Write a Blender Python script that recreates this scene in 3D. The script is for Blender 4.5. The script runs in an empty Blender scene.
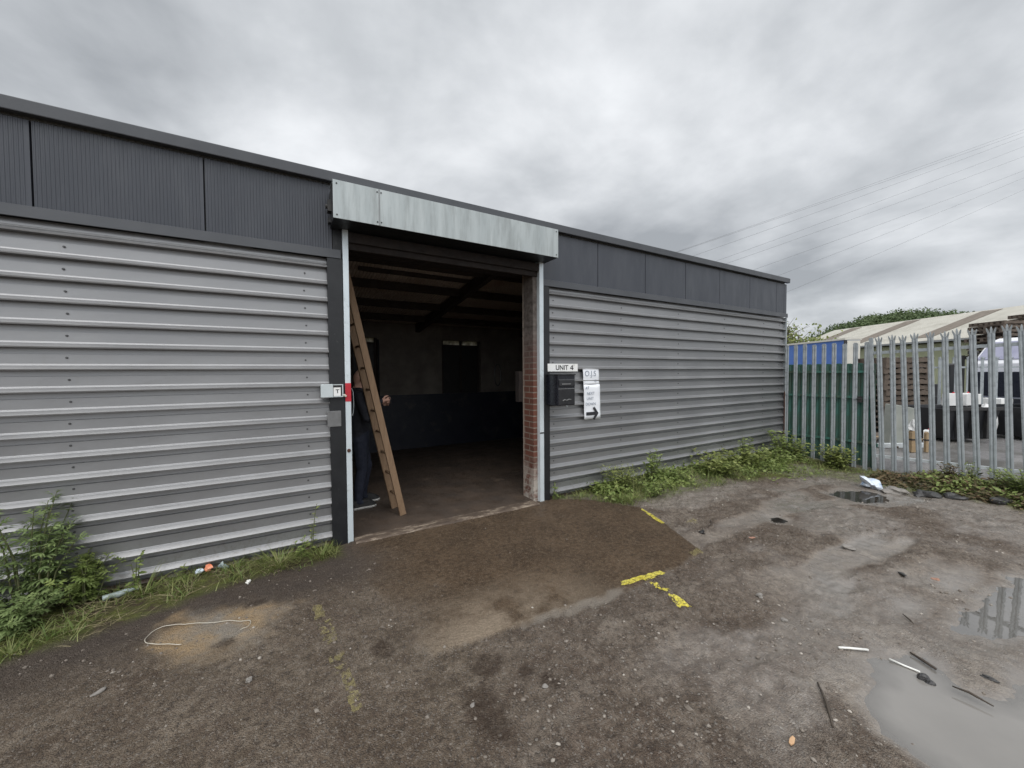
import bpy, bmesh, math, random
import numpy as np
from mathutils import Vector, Matrix, Euler
random.seed(7); RS = np.random.RandomState(11)
sc = bpy.context.scene
COL = sc.collection
R_ = math.radians

# ------------------------------------------------------------------ materials
def newmat(name):
    m = bpy.data.materials.new(name); m.use_nodes = True
    nt = m.node_tree
    return m, nt, nt.nodes['Principled BSDF']
def nd(nt, t, **kw):
    n = nt.nodes.new(t)
    for k, v in kw.items():
        if k.startswith('i_'):
            n.inputs[k[2:].replace('_', ' ')].default_value = v
        else: setattr(n, k, v)
    return n
def lk(nt, a, b): nt.links.new(a, b)
def c4(c): return (c[0], c[1], c[2], 1)
def ramp(nt, src, lo, hi, a=0., b=1.):
    n = nd(nt, 'ShaderNodeMapRange'); n.inputs[1].default_value = lo; n.inputs[2].default_value = hi
    n.inputs[3].default_value = a; n.inputs[4].default_value = b
    lk(nt, src, n.inputs[0]); return n.outputs[0]
def mixc(nt, fac, a, b, mode='MIX'):
    n = nd(nt, 'ShaderNodeMix', data_type='RGBA', blend_type=mode)
    for s, i in ((fac, 0), (a, 6), (b, 7)):
        if isinstance(s, (int, float)): n.inputs[i].default_value = s
        elif isinstance(s, (tuple, list)): n.inputs[i].default_value = c4(s)
        else: lk(nt, s, n.inputs[i])
    return n.outputs[2]
def mth(nt, op, a, b=None):
    n = nd(nt, 'ShaderNodeMath', operation=op)
    for s, i in ((a, 0), (b, 1)):
        if s is None: continue
        if isinstance(s, (int, float)): n.inputs[i].default_value = s
        else: lk(nt, s, n.inputs[i])
    return n.outputs[0]
def noise(nt, vec, scale, detail=5, rough=.6, dist=0):
    n = nd(nt, 'ShaderNodeTexNoise'); n.inputs['Scale'].default_value = scale
    n.inputs['Detail'].default_value = detail; n.inputs['Roughness'].default_value = rough
    n.inputs['Distortion'].default_value = dist
    if vec is not None: lk(nt, vec, n.inputs['Vector'])
    return n.outputs['Fac']
def coords(nt, stretch=(1, 1, 1), off=(0, 0, 0)):
    t = nd(nt, 'ShaderNodeTexCoord'); mp = nd(nt, 'ShaderNodeMapping')
    mp.inputs['Scale'].default_value = stretch; mp.inputs['Location'].default_value = off
    lk(nt, t.outputs['Object'], mp.inputs['Vector']); return mp.outputs[0]
def M(name, c1, c2=None, scale=6, rough=.6, metal=0, bump=0, bscale=60, stretch=(1, 1, 1), lo=.35, hi=.65,
      dirt=None, dscale=3, dlo=.55, dhi=.75, rvar=.1, rnd=None, spec=.5, transl=0, off=(0, 0, 0)):
    m, nt, p = newmat(name)
    v = coords(nt, stretch, off)
    n = noise(nt, v, scale)
    col = mixc(nt, ramp(nt, n, lo, hi), c1, c2 or c1)
    if rnd is not None:
        a = nd(nt, 'ShaderNodeAttribute', attribute_name='rnd')
        col = mixc(nt, a.outputs['Fac'], col, rnd)
    if dirt:
        d = noise(nt, v, dscale, 8, .7)
        col = mixc(nt, ramp(nt, d, dlo, dhi, 0, .8), col, dirt)
    lk(nt, col, p.inputs['Base Color'])
    p.inputs['Metallic'].default_value = metal
    p.inputs['Specular IOR Level'].default_value = spec
    n2 = noise(nt, v, scale * 2.3, 4)
    lk(nt, ramp(nt, n2, .3, .7, max(0, rough - rvar), min(1, rough + rvar)), p.inputs['Roughness'])
    if bump:
        b = nd(nt, 'ShaderNodeBump'); b.inputs['Strength'].default_value = bump; b.inputs['Distance'].default_value = .01
        lk(nt, noise(nt, v, bscale, 4), b.inputs['Height']); lk(nt, b.outputs[0], p.inputs['Normal'])
    if transl:
        t = nd(nt, 'ShaderNodeBsdfTranslucent'); lk(nt, col, t.inputs[0])
        mx = nd(nt, 'ShaderNodeMixShader'); mx.inputs[0].default_value = transl
        out = nt.nodes['Material Output']
        lk(nt, p.outputs[0], mx.inputs[1]); lk(nt, t.outputs[0], mx.inputs[2]); lk(nt, mx.outputs[0], out.inputs[0])
    return m

def clad_mat():
    m, nt, p = newmat('silver_cladding')
    v = coords(nt)
    big = noise(nt, v, 1.3, 6, .6); fine = noise(nt, coords(nt, (3, 3, 30)), 6, 5)
    col = mixc(nt, ramp(nt, big, .3, .7), (.280, .281, .286), (.335, .336, .340))
    col = mixc(nt, ramp(nt, fine, .5, .8, 0, .35), col, (.33, .33, .33))
    st = noise(nt, coords(nt, (9, 9, .7)), 3, 6, .65)
    col = mixc(nt, ramp(nt, st, .58, .75, 0, .3), col, (.28, .275, .26))
    sp = noise(nt, v, 28, 4, .7)
    g = nd(nt, 'ShaderNodeNewGeometry'); s = nd(nt, 'ShaderNodeSeparateXYZ'); lk(nt, g.outputs['Position'], s.inputs[0])
    low = mth(nt, 'MULTIPLY', ramp(nt, s.outputs[2], .02, .40, .45, 0), ramp(nt, sp, .48, .66))
    col = mixc(nt, low, col, (.17, .145, .12))
    lk(nt, col, p.inputs['Base Color']); p.inputs['Metallic'].default_value = .62
    lk(nt, ramp(nt, big, .3, .7, .34, .46), p.inputs['Roughness'])
    b = nd(nt, 'ShaderNodeBump'); b.inputs['Strength'].default_value = .12; b.inputs['Distance'].default_value = .01
    lk(nt, noise(nt, v, 9, 3), b.inputs['Height']); lk(nt, b.outputs[0], p.inputs['Normal'])
    return m
def brick_mat():
    m, nt, p = newmat('old_brick')
    v = coords(nt)
    sx = nd(nt, 'ShaderNodeSeparateXYZ'); lk(nt, v, sx.inputs[0])
    cb = nd(nt, 'ShaderNodeCombineXYZ')
    lk(nt, mth(nt, 'ADD', sx.outputs[0], sx.outputs[1]), cb.inputs[0]); lk(nt, sx.outputs[2], cb.inputs[1])
    br = nd(nt, 'ShaderNodeTexBrick'); lk(nt, cb.outputs[0], br.inputs['Vector'])
    br.inputs['Scale'].default_value = 1; br.inputs['Brick Width'].default_value = .225; br.inputs['Row Height'].default_value = .075
    br.inputs['Mortar Size'].default_value = .008; br.inputs['Bias'].default_value = -.2
    br.inputs['Color1'].default_value = c4((.15, .05, .032)); br.inputs['Color2'].default_value = c4((.10, .036, .025))
    br.inputs['Mortar'].default_value = c4((.24, .20, .16))
    n = noise(nt, v, 14, 6)
    col = mixc(nt, ramp(nt, n, .35, .7, 0, .6), br.outputs['Color'], (.12, .06, .04))
    big = noise(nt, v, 6, 6, .7)
    up = mth(nt, 'MULTIPLY', ramp(nt, sx.outputs[2], 1.45, 2.15), ramp(nt, mth(nt, 'ADD', big, mth(nt, 'MULTIPLY', sx.outputs[2], .06)), .42, .52))
    col = mixc(nt, up, col, mixc(nt, ramp(nt, n, .35, .65), (.075, .06, .052), (.17, .145, .128)))
    dn = mth(nt, 'MULTIPLY', ramp(nt, sx.outputs[2], .55, .15), ramp(nt, big, .4, .55))
    col = mixc(nt, dn, col, (.42, .38, .33))
    edge = ramp(nt, sx.outputs[1], .20, .24)
    col = mixc(nt, mth(nt, 'MULTIPLY', edge, ramp(nt, big, .3, .5)), col, (.36, .30, .25))
    lk(nt, col, p.inputs['Base Color']); p.inputs['Roughness'].default_value = .9
    b = nd(nt, 'ShaderNodeBump'); b.inputs['Strength'].default_value = .6; b.inputs['Distance'].default_value = .008
    lk(nt, mth(nt, 'SUBTRACT', n, br.outputs['Fac']), b.inputs['Height']); lk(nt, b.outputs[0], p.inputs['Normal'])
    return m
def stripe_mat(name, c1, c2, scale, axis='X', rough=.8, bump=.5, dirt=None):
    m, nt, p = newmat(name); v = coords(nt)
    w = nd(nt, 'ShaderNodeTexWave', wave_type='BANDS', bands_direction=axis, wave_profile='SIN'); w.inputs['Scale'].default_value = scale
    lk(nt, v, w.inputs['Vector'])
    n = noise(nt, v, 1.2, 7, .65)
    col = mixc(nt, ramp(nt, n, .35, .65), c1, c2)
    if dirt: col = mixc(nt, ramp(nt, noise(nt, v, .6, 8, .7), .5, .7, 0, .7), col, dirt)
    lk(nt, col, p.inputs['Base Color']); p.inputs['Roughness'].default_value = rough
    b = nd(nt, 'ShaderNodeBump'); b.inputs['Strength'].default_value = bump; b.inputs['Distance'].default_value = .04
    lk(nt, w.outputs['Fac'], b.inputs['Height']); lk(nt, b.outputs[0], p.inputs['Normal'])
    return m

MT = {}
MT['clad'] = clad_mat()
MT['brick'] = brick_mat()
MT['anth'] = M('anthracite_panel', (.043, .048, .060), (.052, .057, .070), 1.5, .42, .0, .05, 30, dirt=(.066, .071, .082), dscale=3, dlo=.48, dhi=.75, stretch=(2.2, 1, .5))
MT['anth_trim'] = M('anthracite_trim', (.060, .064, .072), (.074, .078, .086), 3, .42, .0, .05, 20)
MT['post'] = M('black_steel_post', (.008, .009, .011), (.013, .014, .016), 4, .45, 0, .1, 40, dirt=(.05, .05, .05), dscale=26, dlo=.62, dhi=.7)
MT['galv'] = M('galvanised_box', (.37, .405, .405), (.46, .495, .492), 3, .45, .35, .06, 24, dirt=(.27, .29, .285), dscale=3.2, dlo=.47, dhi=.68, stretch=(3.5, 1, .45))
MT['guide'] = M('pale_galvanised_rail', (.60, .67, .70), (.68, .74, .77), 4, .4, .25, .05, 30, dirt=(.34, .36, .34), dscale=7, dlo=.58, dhi=.72)
MT['steel'] = M('dark_steel', (.03, .03, .032), (.05, .048, .046), 8, .5, .3)
MT['screw'] = M('grey_screw', (.07, .07, .07), (.11, .11, .11), 9, .5, .4)
MT['red'] = M('red_tape', (.52, .02, .035), (.44, .018, .03), 20, .5)
MT['rust'] = M('rusty_steel', (.10, .035, .018), (.05, .025, .018), 9, .8, 0, .3, 40)
MT['black'] = M('black_plastic', (.012, .012, .014), (.02, .02, .023), 12, .35)
MT['navybox'] = M('black_letterbox_paint', (.008, .009, .014), (.012, .013, .02), 8, .3)
MT['white'] = M('white_board', (.84, .84, .82), (.88, .88, .86), 8, .5, dirt=(.5, .48, .44), dscale=9)
MT['cream'] = M('cream_board', (.60, .57, .47), (.66, .63, .54), 8, .6)
MT['paper'] = M('damp_white_paper', (.84, .86, .90), (.88, .90, .93), 12, .75, 0, .2, 20)
MT['ink'] = M('black_ink', (.02, .02, .025), (.03, .03, .035), 30, .6)
MT['paleink'] = M('faded_ink', (.25, .28, .34), (.34, .37, .42), 30, .7)
MT['keygrey'] = M('pale_grey_enamel', (.52, .57, .58), (.58, .63, .64), 12, .4)
MT['plate'] = M('grey_plate', (.16, .16, .16), (.20, .20, .20), 20, .45, .3)
MT['wood'] = M('old_ladder_wood', (.20, .125, .072), (.28, .185, .11), 5, .75, 0, .3, 50, stretch=(6, 6, .8), dirt=(.12, .07, .045), dscale=5, dlo=.52, dhi=.7)
MT['innerwall'] = M('dirty_cream_wall', (.19, .172, .15), (.14, .126, .11), 3, .9, 0, .4, 30, dirt=(.075, .065, .055), dscale=2, dlo=.42, dhi=.7)
MT['dado'] = M('dark_blue_wall_paint', (.008, .011, .022), (.015, .018, .028), 3, .55, 0, .4, 25, dirt=(.07, .062, .055), dscale=3.5, dlo=.55, dhi=.72)
MT['floor'] = M('dirty_slab', (.085, .060, .043), (.050, .037, .028), 2.2, .75, 0, .4, 40, dirt=(.17, .125, .09), dscale=3, dlo=.6, dhi=.75, rvar=.2)
MT['sill'] = M('worn_concrete_sill', (.075, .055, .042), (.13, .095, .068), 5, .7, 0, .5, 40, dirt=(.30, .245, .19), dscale=5, dlo=.52, dhi=.62, rvar=.2, stretch=(1, 2.5, 1))
MT['ceil'] = stripe_mat('brown_ceiling_sheet', (.50, .45, .41), (.40, .355, .32), 7, 'X', .9, .4, dirt=(.28, .17, .125))
MT['beam'] = M('dark_beam', (.022, .017, .015), (.04, .03, .024), 5, .85)
MT['lintel'] = M('brown_lintel', (.022, .015, .012), (.014, .010, .009), 7, .85, 0, .3, 30)
MT['pale_door'] = M('black_boarded_pane', (.012, .012, .014), (.02, .019, .018), 6, .6)
MT['frost'] = M('dirty_frosted_glass', (.80, .78, .72), (.40, .37, .32), 9, .5, transl=.85, dirt=(.10, .09, .075), dscale=7, dlo=.45, dhi=.65)
MT['roofsheet'] = stripe_mat('grey_roof_sheet', (.16, .16, .16), (.22, .22, .21), 7, 'X')
MT['galvpale'] = M('palisade_galvanised', (.31, .34, .355), (.40, .43, .445), 7, .5, .3, .1, 30, dirt=(.22, .24, .245), dscale=9, dlo=.5, dhi=.7)
MT['railw'] = M('pale_steel_rail', (.50, .53, .54), (.58, .61, .62), 7, .5, .2)
MT['green'] = M('dark_green_steel', (.038, .135, .108), (.052, .170, .136), 5, .5, 0, .05, 20, dirt=(.055, .058, .035), dscale=1.6, dlo=.42, dhi=.58, stretch=(6, 6, 1))
MT['blue'] = M('blue_sheet', (.055, .14, .42), (.07, .165, .47), 2.5, .5, 0, .2, 8, dirt=(.10, .17, .42), dscale=3)
MT['paleend'] = M('pale_end_panel', (.62, .60, .53), (.54, .52, .46), 5, .7)
MT['shedroof'] = stripe_mat('cream_fibre_roof', (.52, .50, .44), (.46, .44, .38), 7, 'Y', .9, .5, dirt=(.36, .34, .29))
MT['rooflight'] = M('brown_rooflight', (.15, .125, .10), (.19, .16, .13), 3, .8)
MT['shedwall'] = stripe_mat('pale_green_sheet', (.54, .56, .36), (.48, .51, .32), 9, 'Y', .7, .8)
MT['gutter'] = M('grey_gutter', (.22, .23, .23), (.28, .29, .29), 4, .6)
MT['pallet'] = M('weathered_pallet_wood', (.135, .105, .082), (.085, .066, .052), 5, .9, 0, .3, 30)
MT['skip'] = M('black_skip', (.012, .013, .016), (.02, .021, .024), 3, .45)
MT['van'] = M('white_van_paint', (.74, .74, .76), (.78, .78, .80), 3, .3)
MT['glass'] = M('lilac_windscreen', (.30, .30, .40), (.38, .38, .48), 2, .08, 0)
MT['tyre'] = M('tyre_rubber', (.02, .02, .02), (.03, .03, .03), 20, .8)
MT['concrete'] = M('grey_green_concrete', (.25, .265, .24), (.32, .33, .30), 4, .85, 0, .3, 30)
MT['whitebag'] = M('white_sack', (.66, .66, .65), (.74, .74, .73), 9, .6, 0, .6, 14)
MT['postwood'] = M('pale_wood_post', (.36, .26, .15), (.28, .20, .12), 9, .85)
MT['leaf'] = M('weed_leaf', (.130, .195, .048), (.165, .235, .060), 30, .55, rnd=(.32, .37, .12), transl=.3, rvar=.05)
MT['mug'] = M('grey_green_leaf', (.135, .20, .072), (.17, .245, .09), 30, .6, rnd=(.29, .36, .14), transl=.3, rvar=.05)
MT['grass'] = M('grass_blade', (.105, .165, .034), (.14, .205, .045), 30, .55, rnd=(.31, .31, .12), transl=.3, rvar=.05)
MT['yleaf'] = M('yellow_green_leaf', (.150, .205, .045), (.19, .245, .06), 30, .55, rnd=(.34, .36, .125), transl=.3, rvar=.05)
MT['deadleaf'] = M('dead_leaf', (.12, .075, .04), (.20, .13, .07), 30, .85, rnd=(.07, .075, .03), transl=.15)
MT['straw'] = M('dry_stem', (.30, .26, .15), (.24, .20, .11), 20, .8)
MT['stem'] = M('green_stem', (.10, .13, .05), (.13, .12, .06), 20, .7)
MT['twig'] = M('dark_twig', (.05, .038, .03), (.075, .06, .045), 20, .85, 0, .4, 60)
MT['bark'] = M('grey_bark', (.10, .085, .07), (.14, .12, .10), 8, .9, 0, .5, 40)
MT['wood_far'] = M('woodland_leaf', (.095, .135, .055), (.125, .165, .07), .6, .8, rnd=(.05, .08, .035), transl=.15)
MT['hill'] = M('hill_grass', (.06, .09, .03), (.08, .1, .04), .05, .9)
MT['stone'] = M('pebble', (.115, .094, .076), (.20, .17, .14), 30, .75, rnd=(.42, .38, .33), bump=.2, bscale=120)
MT['rock'] = M('grey_rock', (.19, .175, .16), (.26, .24, .215), 25, .75, bump=.4, bscale=60)
MT['darkrock'] = M('wet_dark_rock', (.022, .022, .023), (.045, .042, .04), 25, .35, bump=.6, bscale=60)
MT['brickbit'] = M('orange_brick_bit', (.30, .16, .11), (.38, .21, .15), 25, .8)
MT['pvc'] = M('white_plastic_strip', (.74, .73, .68), (.80, .79, .75), 20, .5)
MT['wire'] = M('pale_wire', (.46, .42, .35), (.54, .50, .42), 20, .5)
MT['yellow'] = M('yellow_line_paint', (.66, .55, .06), (.74, .65, .12), 14, .7, dirt=(.40, .33, .10), dscale=40, dlo=.52, dhi=.7)
MT['oldyellow'] = M('worn_yellow_paint', (.30, .255, .10), (.38, .33, .14), 14, .8, dirt=(.16, .13, .08), dscale=40, dlo=.45, dhi=.65)
MT['polybag'] = M('white_blue_polythene', (.66, .72, .80), (.42, .55, .76), 9, .3, 0, .5, 25, lo=.5, hi=.62)
MT['clearplast'] = M('clear_plastic', (.26, .32, .32), (.42, .48, .49), 15, .15)
MT['orange'] = M('orange_wrapper', (.78, .22, .10), (.85, .36, .22), 30, .4)
MT['chip'] = M('tan_wood_chip', (.55, .33, .18), (.62, .42, .25), 30, .7)
MT['palewrap'] = M('pale_blue_wrapper', (.50, .58, .66), (.62, .68, .74), 30, .35)
MT['skin'] = M('skin', (.46, .27, .20), (.52, .31, .235), 12, .5)
MT['jacket'] = M('navy_jacket', (.010, .011, .017), (.015, .016, .023), 10, .85, 0, .4, 50)
MT['jeans'] = M('dark_jeans', (.014, .018, .034), (.022, .027, .045), 14, .85, 0, .4, 70)
MT['shoe'] = M('black_canvas', (.018, .018, .018), (.03, .03, .03), 20, .8)
MT['sole'] = M('white_rubber', (.62, .61, .58), (.54, .53, .50), 20, .6)
MT['cable'] = M('overhead_cable', (.09, .09, .095), (.11, .11, .115), 2, .6)

for k in ('yellow', 'oldyellow'):
    nt = MT[k].node_tree; p = nt.nodes['Principled BSDF']; v = coords(nt)
    a1 = ramp(nt, noise(nt, v, 240, 5, .75), .34, .56, .25, 1); a2 = ramp(nt, noise(nt, v, 34, 7, .75), .34, .52)
    lk(nt, mth(nt, 'MULTIPLY', mth(nt, 'MULTIPLY', a1, a2), 1.0 if k == 'yellow' else .55), p.inputs['Alpha'])

# ------------------------------------------------------------------ mesh helpers
class MB:
    def __init__(s): s.v = []; s.f = []; s.m = []; s.r = []
    def add(s, vs, fs, mi=0, r=0.):
        o = len(s.v); s.v += [tuple(x) for x in vs]; s.r += [r] * len(vs)
        for f in fs: s.f.append(tuple(i + o for i in f)); s.m.append(mi)
    def box(s, a, b, mi=0, mat=None):
        x0, y0, z0 = a; x1, y1, z1 = b
        vs = [(x0,y0,z0),(x1,y0,z0),(x1,y1,z0),(x0,y1,z0),(x0,y0,z1),(x1,y0,z1),(x1,y1,z1),(x0,y1,z1)]
        if mat is not None: vs = [tuple(mat @ Vector(v)) for v in vs]
        s.add(vs, [(0,3,2,1),(4,5,6,7),(0,1,5,4),(1,2,6,5),(2,3,7,6),(3,0,4,7)], mi)
    def beam(s, p, q, w, h, up=(0, 0, 1), mi=0):
        p = Vector(p); q = Vector(q); d = (q - p); L = d.length; d.normalize()
        u = Vector(up); x = d.cross(u)
        if x.length < 1e-4: x = d.cross(Vector((1, 0, 0)))
        x.normalize(); y = x.cross(d)
        mt = Matrix((( x[0], d[0], y[0], p[0]), (x[1], d[1], y[1], p[1]), (x[2], d[2], y[2], p[2]), (0,0,0,1)))
        s.box((-w/2, 0, -h/2), (w/2, L, h/2), mi, mt)
    def tube(s, pts, r, n=8, mi=0, cap=True):
        pts = [Vector(p) for p in pts]; rings = []
        rr = r if isinstance(r, (list, tuple)) else [r] * len(pts)
        prev = None
        for i, p in enumerate(pts):
            d = (pts[min(i+1, len(pts)-1)] - pts[max(i-1, 0)]).normalized()
            a = prev if prev is not None else (Vector((0,0,1)) if abs(d.z) < .9 else Vector((1,0,0)))
            x = d.cross(a).normalized(); y = x.cross(d).normalized(); prev = y
            rings.append([p + (x * math.cos(t) + y * math.sin(t)) * rr[i] for t in [2*math.pi*k/n for k in range(n)]])
        vs = [v for rg in rings for v in rg]; fs = []
        for i in range(len(pts)-1):
            for k in range(n):
                fs.append((i*n+k, i*n+(k+1)%n, (i+1)*n+(k+1)%n, (i+1)*n+k))
        if cap: fs.append(tuple(range(n-1, -1, -1))); fs.append(tuple((len(pts)-1)*n + k for k in range(n)))
        s.add(vs, fs, mi)
    def prism(s, poly, axis, a, b, mi=0):
        # poly of 2D points extruded along axis ('X','Y','Z') from a to b
        def P(p, t): return (t, p[0], p[1]) if axis == 'X' else ((p[0], t, p[1]) if axis == 'Y' else (p[0], p[1], t))
        n = len(poly); vs = [P(p, a) for p in poly] + [P(p, b) for p in poly]
        fs = [tuple(range(n-1, -1, -1)), tuple(range(n, 2*n))] + [(i, (i+1) % n, n+(i+1) % n, n+i) for i in range(n)]
        s.add(vs, fs, mi)
    def blob(s, c, rad, seed=0, rough=.25, mi=0, sub=2, r=0.):
        bm = bmesh.new(); bmesh.ops.create_icosphere(bm, subdivisions=sub, radius=1)
        rs = np.random.RandomState(seed); k = rs.normal(size=(5, 3)); ph = rs.rand(5) * 6
        vs = []
        for v in bm.verts:
            d = 1 + rough * sum(math.sin(2.2 * float(np.dot(k[i], v.co)) + ph[i]) for i in range(5)) / 2.2
            vs.append((c[0]+v.co.x*rad[0]*d, c[1]+v.co.y*rad[1]*d, c[2]+v.co.z*rad[2]*d))
        s.add(vs, [tuple(v.index for v in f.verts) for f in bm.faces], mi, r); bm.free()
    def leaf(s, p, d, nrm, L, w, r=0., droop=.25, mi=0):
        p = Vector(p); d = Vector(d).normalized(); sd = d.cross(Vector(nrm))
        if sd.length < 1e-3: sd = d.cross(Vector((.3, .5, .8)))
        sd.normalize(); up = sd.cross(d)
        a = p + d*L*.35 - up*L*droop*.12; b = p + d*L*.7 - up*L*droop*.45; t = p + d*L - up*L*droop
        s.add([p, a + sd*w*.5 + up*w*.12, a - sd*w*.5 + up*w*.12, b + sd*w*.34, b - sd*w*.34, t, a, b],
              [(0, 6, 1), (0, 2, 6), (6, 7, 3, 1), (6, 2, 4, 7), (7, 5, 3), (7, 4, 5)], mi, r)
    def blade(s, p, d, L, w, bend, r=0., mi=0):
        p = Vector(p); d = Vector(d).normalized(); h = Vector((math.cos(bend[0]), math.sin(bend[0]), 0))
        sd = d.cross(h); 
        if sd.length < 1e-3: sd = Vector((1, 0, 0))
        sd.normalize(); pts = []
        for t in (0, .35, .7, 1):
            pts.append(p + d*L*t + h*L*bend[1]*t*t - Vector((0, 0, 1))*L*bend[1]*.55*t**3)
        ws = (1, .85, .5, .04); vs = []
        for q, k in zip(pts, ws): vs += [q + sd*w*k*.5, q - sd*w*k*.5]
        s.add(vs, [(0, 1, 3, 2), (2, 3, 5, 4), (4, 5, 7, 6)], mi, r)
    def build(s, name, mats, parent=None, loc=(0, 0, 0), rot=(0, 0, 0), smooth=False, bevel=0, rnd=False):
        me = bpy.data.meshes.new(name); me.from_pydata(s.v, [], s.f)
        if not isinstance(mats, (list, tuple)): mats = [mats]
        for m in mats: me.materials.append(m)
        if len(mats) > 1: me.polygons.foreach_set('material_index', s.m)
        if rnd:
            a = me.attributes.new('rnd', 'FLOAT', 'POINT'); a.data.foreach_set('value', s.r)
        if smooth: me.polygons.foreach_set('use_smooth', [True]*len(me.polygons))
        me.update()
        o = bpy.data.objects.new(name, me); COL.objects.link(o); o.location = loc; o.rotation_euler = rot
        if parent is not None: o.parent = parent
        if bevel:
            b = o.modifiers.new('bevel', 'BEVEL'); b.width = bevel; b.segments = 2; b.limit_method = 'ANGLE'
        return o
def tag(o, label=None, cat=None, group=None, kind=None):
    if label: o['label'] = label
    if cat: o['category'] = cat
    if group: o['group'] = group
    if kind: o['kind'] = kind
    return o
def thing(name, label, cat, loc=(0, 0, 0), rz=0, group=None):
    o = bpy.data.objects.new(name, None); COL.objects.link(o); o.location = loc; o.rotation_euler = (0, 0, rz)
    o.empty_display_size = .2
    return tag(o, label, cat, group)
def cp(o, parent, loc=None):
    c = o.copy(); COL.objects.link(c); c.parent = parent
    if loc is not None: c.location = loc
    for ch in o.children: cp(ch, c)
    return c
def text(name, body, size, mat, parent, loc, rot=(math.pi/2, 0, 0), ext=.0006, sx=1, bold=0):
    cu = bpy.data.curves.new(name, 'FONT'); cu.body = body; cu.size = size; cu.extrude = ext
    cu.align_x = 'CENTER'; cu.align_y = 'CENTER'; cu.offset = bold
    t = bpy.data.objects.new('tmp', cu); COL.objects.link(t)
    dg = bpy.context.evaluated_depsgraph_get(); dg.update()
    me = bpy.data.meshes.new_from_object(t.evaluated_get(dg)); me.name = name
    bpy.data.objects.remove(t)
    me.materials.clear(); me.materials.append(mat)
    o = bpy.data.objects.new(name, me); COL.objects.link(o); o.parent = parent; o.location = loc; o.rotation_euler = rot
    o.scale = (sx, 1, 1)
    return o

# ------------------------------------------------------------------ ground
def hsh(i, j, s):
    v = np.sin(i*127.1 + j*311.7 + s*74.7) * 43758.5453
    return v - np.floor(v)
def vn(x, y, sc_, seed=0):
    x = np.asarray(x, float)/sc_; y = np.asarray(y, float)/sc_
    i = np.floor(x); j = np.floor(y); fx = x-i; fy = y-j
    fx = fx*fx*(3-2*fx); fy = fy*fy*(3-2*fy)
    return (hsh(i,j,seed)*(1-fx)+hsh(i+1,j,seed)*fx)*(1-fy) + (hsh(i,j+1,seed)*(1-fx)+hsh(i+1,j+1,seed)*fx)*fy
def fbm(x, y, s, n=4, seed=0, g=.5):
    t = 0; a = 1; tot = 0
    for k in range(n):
        t = t + a*vn(x, y, s/(2**k), seed+k*13); tot += a; a *= g
    return t/tot
def ss(a, b, x):
    t = np.clip((np.asarray(x, float)-a)/(b-a), 0, 1); return t*t*(3-2*t)
def sdf(poly, x, y):            # >0 inside
    x = np.asarray(x, float); y = np.asarray(y, float)
    d = np.full(x.shape, 1e9); ins = np.zeros(x.shape, bool); n = len(poly)
    for k in range(n):
        x0, y0 = poly[k]; x1, y1 = poly[(k+1) % n]
        ex, ey = x1-x0, y1-y0; t = np.clip(((x-x0)*ex+(y-y0)*ey)/(ex*ex+ey*ey+1e-12), 0, 1)
        d = np.minimum(d, np.hypot(x-x0-t*ex, y-y0-t*ey))
        c = (y0 > y) != (y1 > y)
        with np.errstate(divide='ignore', invalid='ignore'):
            xi = (x1-x0)*(y-y0)/(y1-y0+1e-12)+x0
        ins ^= c & (x < xi)
    return np.where(ins, d, -d)
BIG = [(2.84,-3.26),(3.08,-3.31),(3.15,-3.40),(3.10,-3.485),(2.99,-3.58),(3.06,-3.65),(3.3,-3.72),(3.7,-3.82),(4.1,-3.95),(3.9,-4.7),(2.6,-4.7),(1.9,-4.0),(2.19,-3.71),(2.30,-3.62),(2.33,-3.52),(2.37,-3.43),(2.51,-3.34)]
UPP = [(3.70,-3.385),(3.97,-3.40),(4.25,-3.40),(4.50,-3.41),(4.76,-3.44),(4.98,-3.47),(5.29,-3.64),(4.6,-3.80),(4.0,-3.70),(3.71,-3.58),(3.65,-3.50),(3.585,-3.43)]
SMP = [(6.62,-1.64),(6.93,-1.67),(7.26,-1.815),(7.29,-2.0),(7.15,-2.13),(6.83,-2.19),(6.61,-2.05),(6.60,-1.9)]
OVL = [(4.76,-1.787),(4.868,-1.82),(4.853,-1.918),(4.737,-1.951),(4.676,-1.88)]
APR = [(.52,-.02),(.55,-.85),(.72,-1.92),(2.57,-2.04),(3.26,-1.95),(3.58,-1.23),(3.69,-.85),(3.3,-.25),(2.9,-.02)]
SAND = [(-.73,-.94),(-.57,-.72),(-.22,-.82),(.0,-.97),(-.20,-1.18),(-.47,-1.2)]
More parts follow.
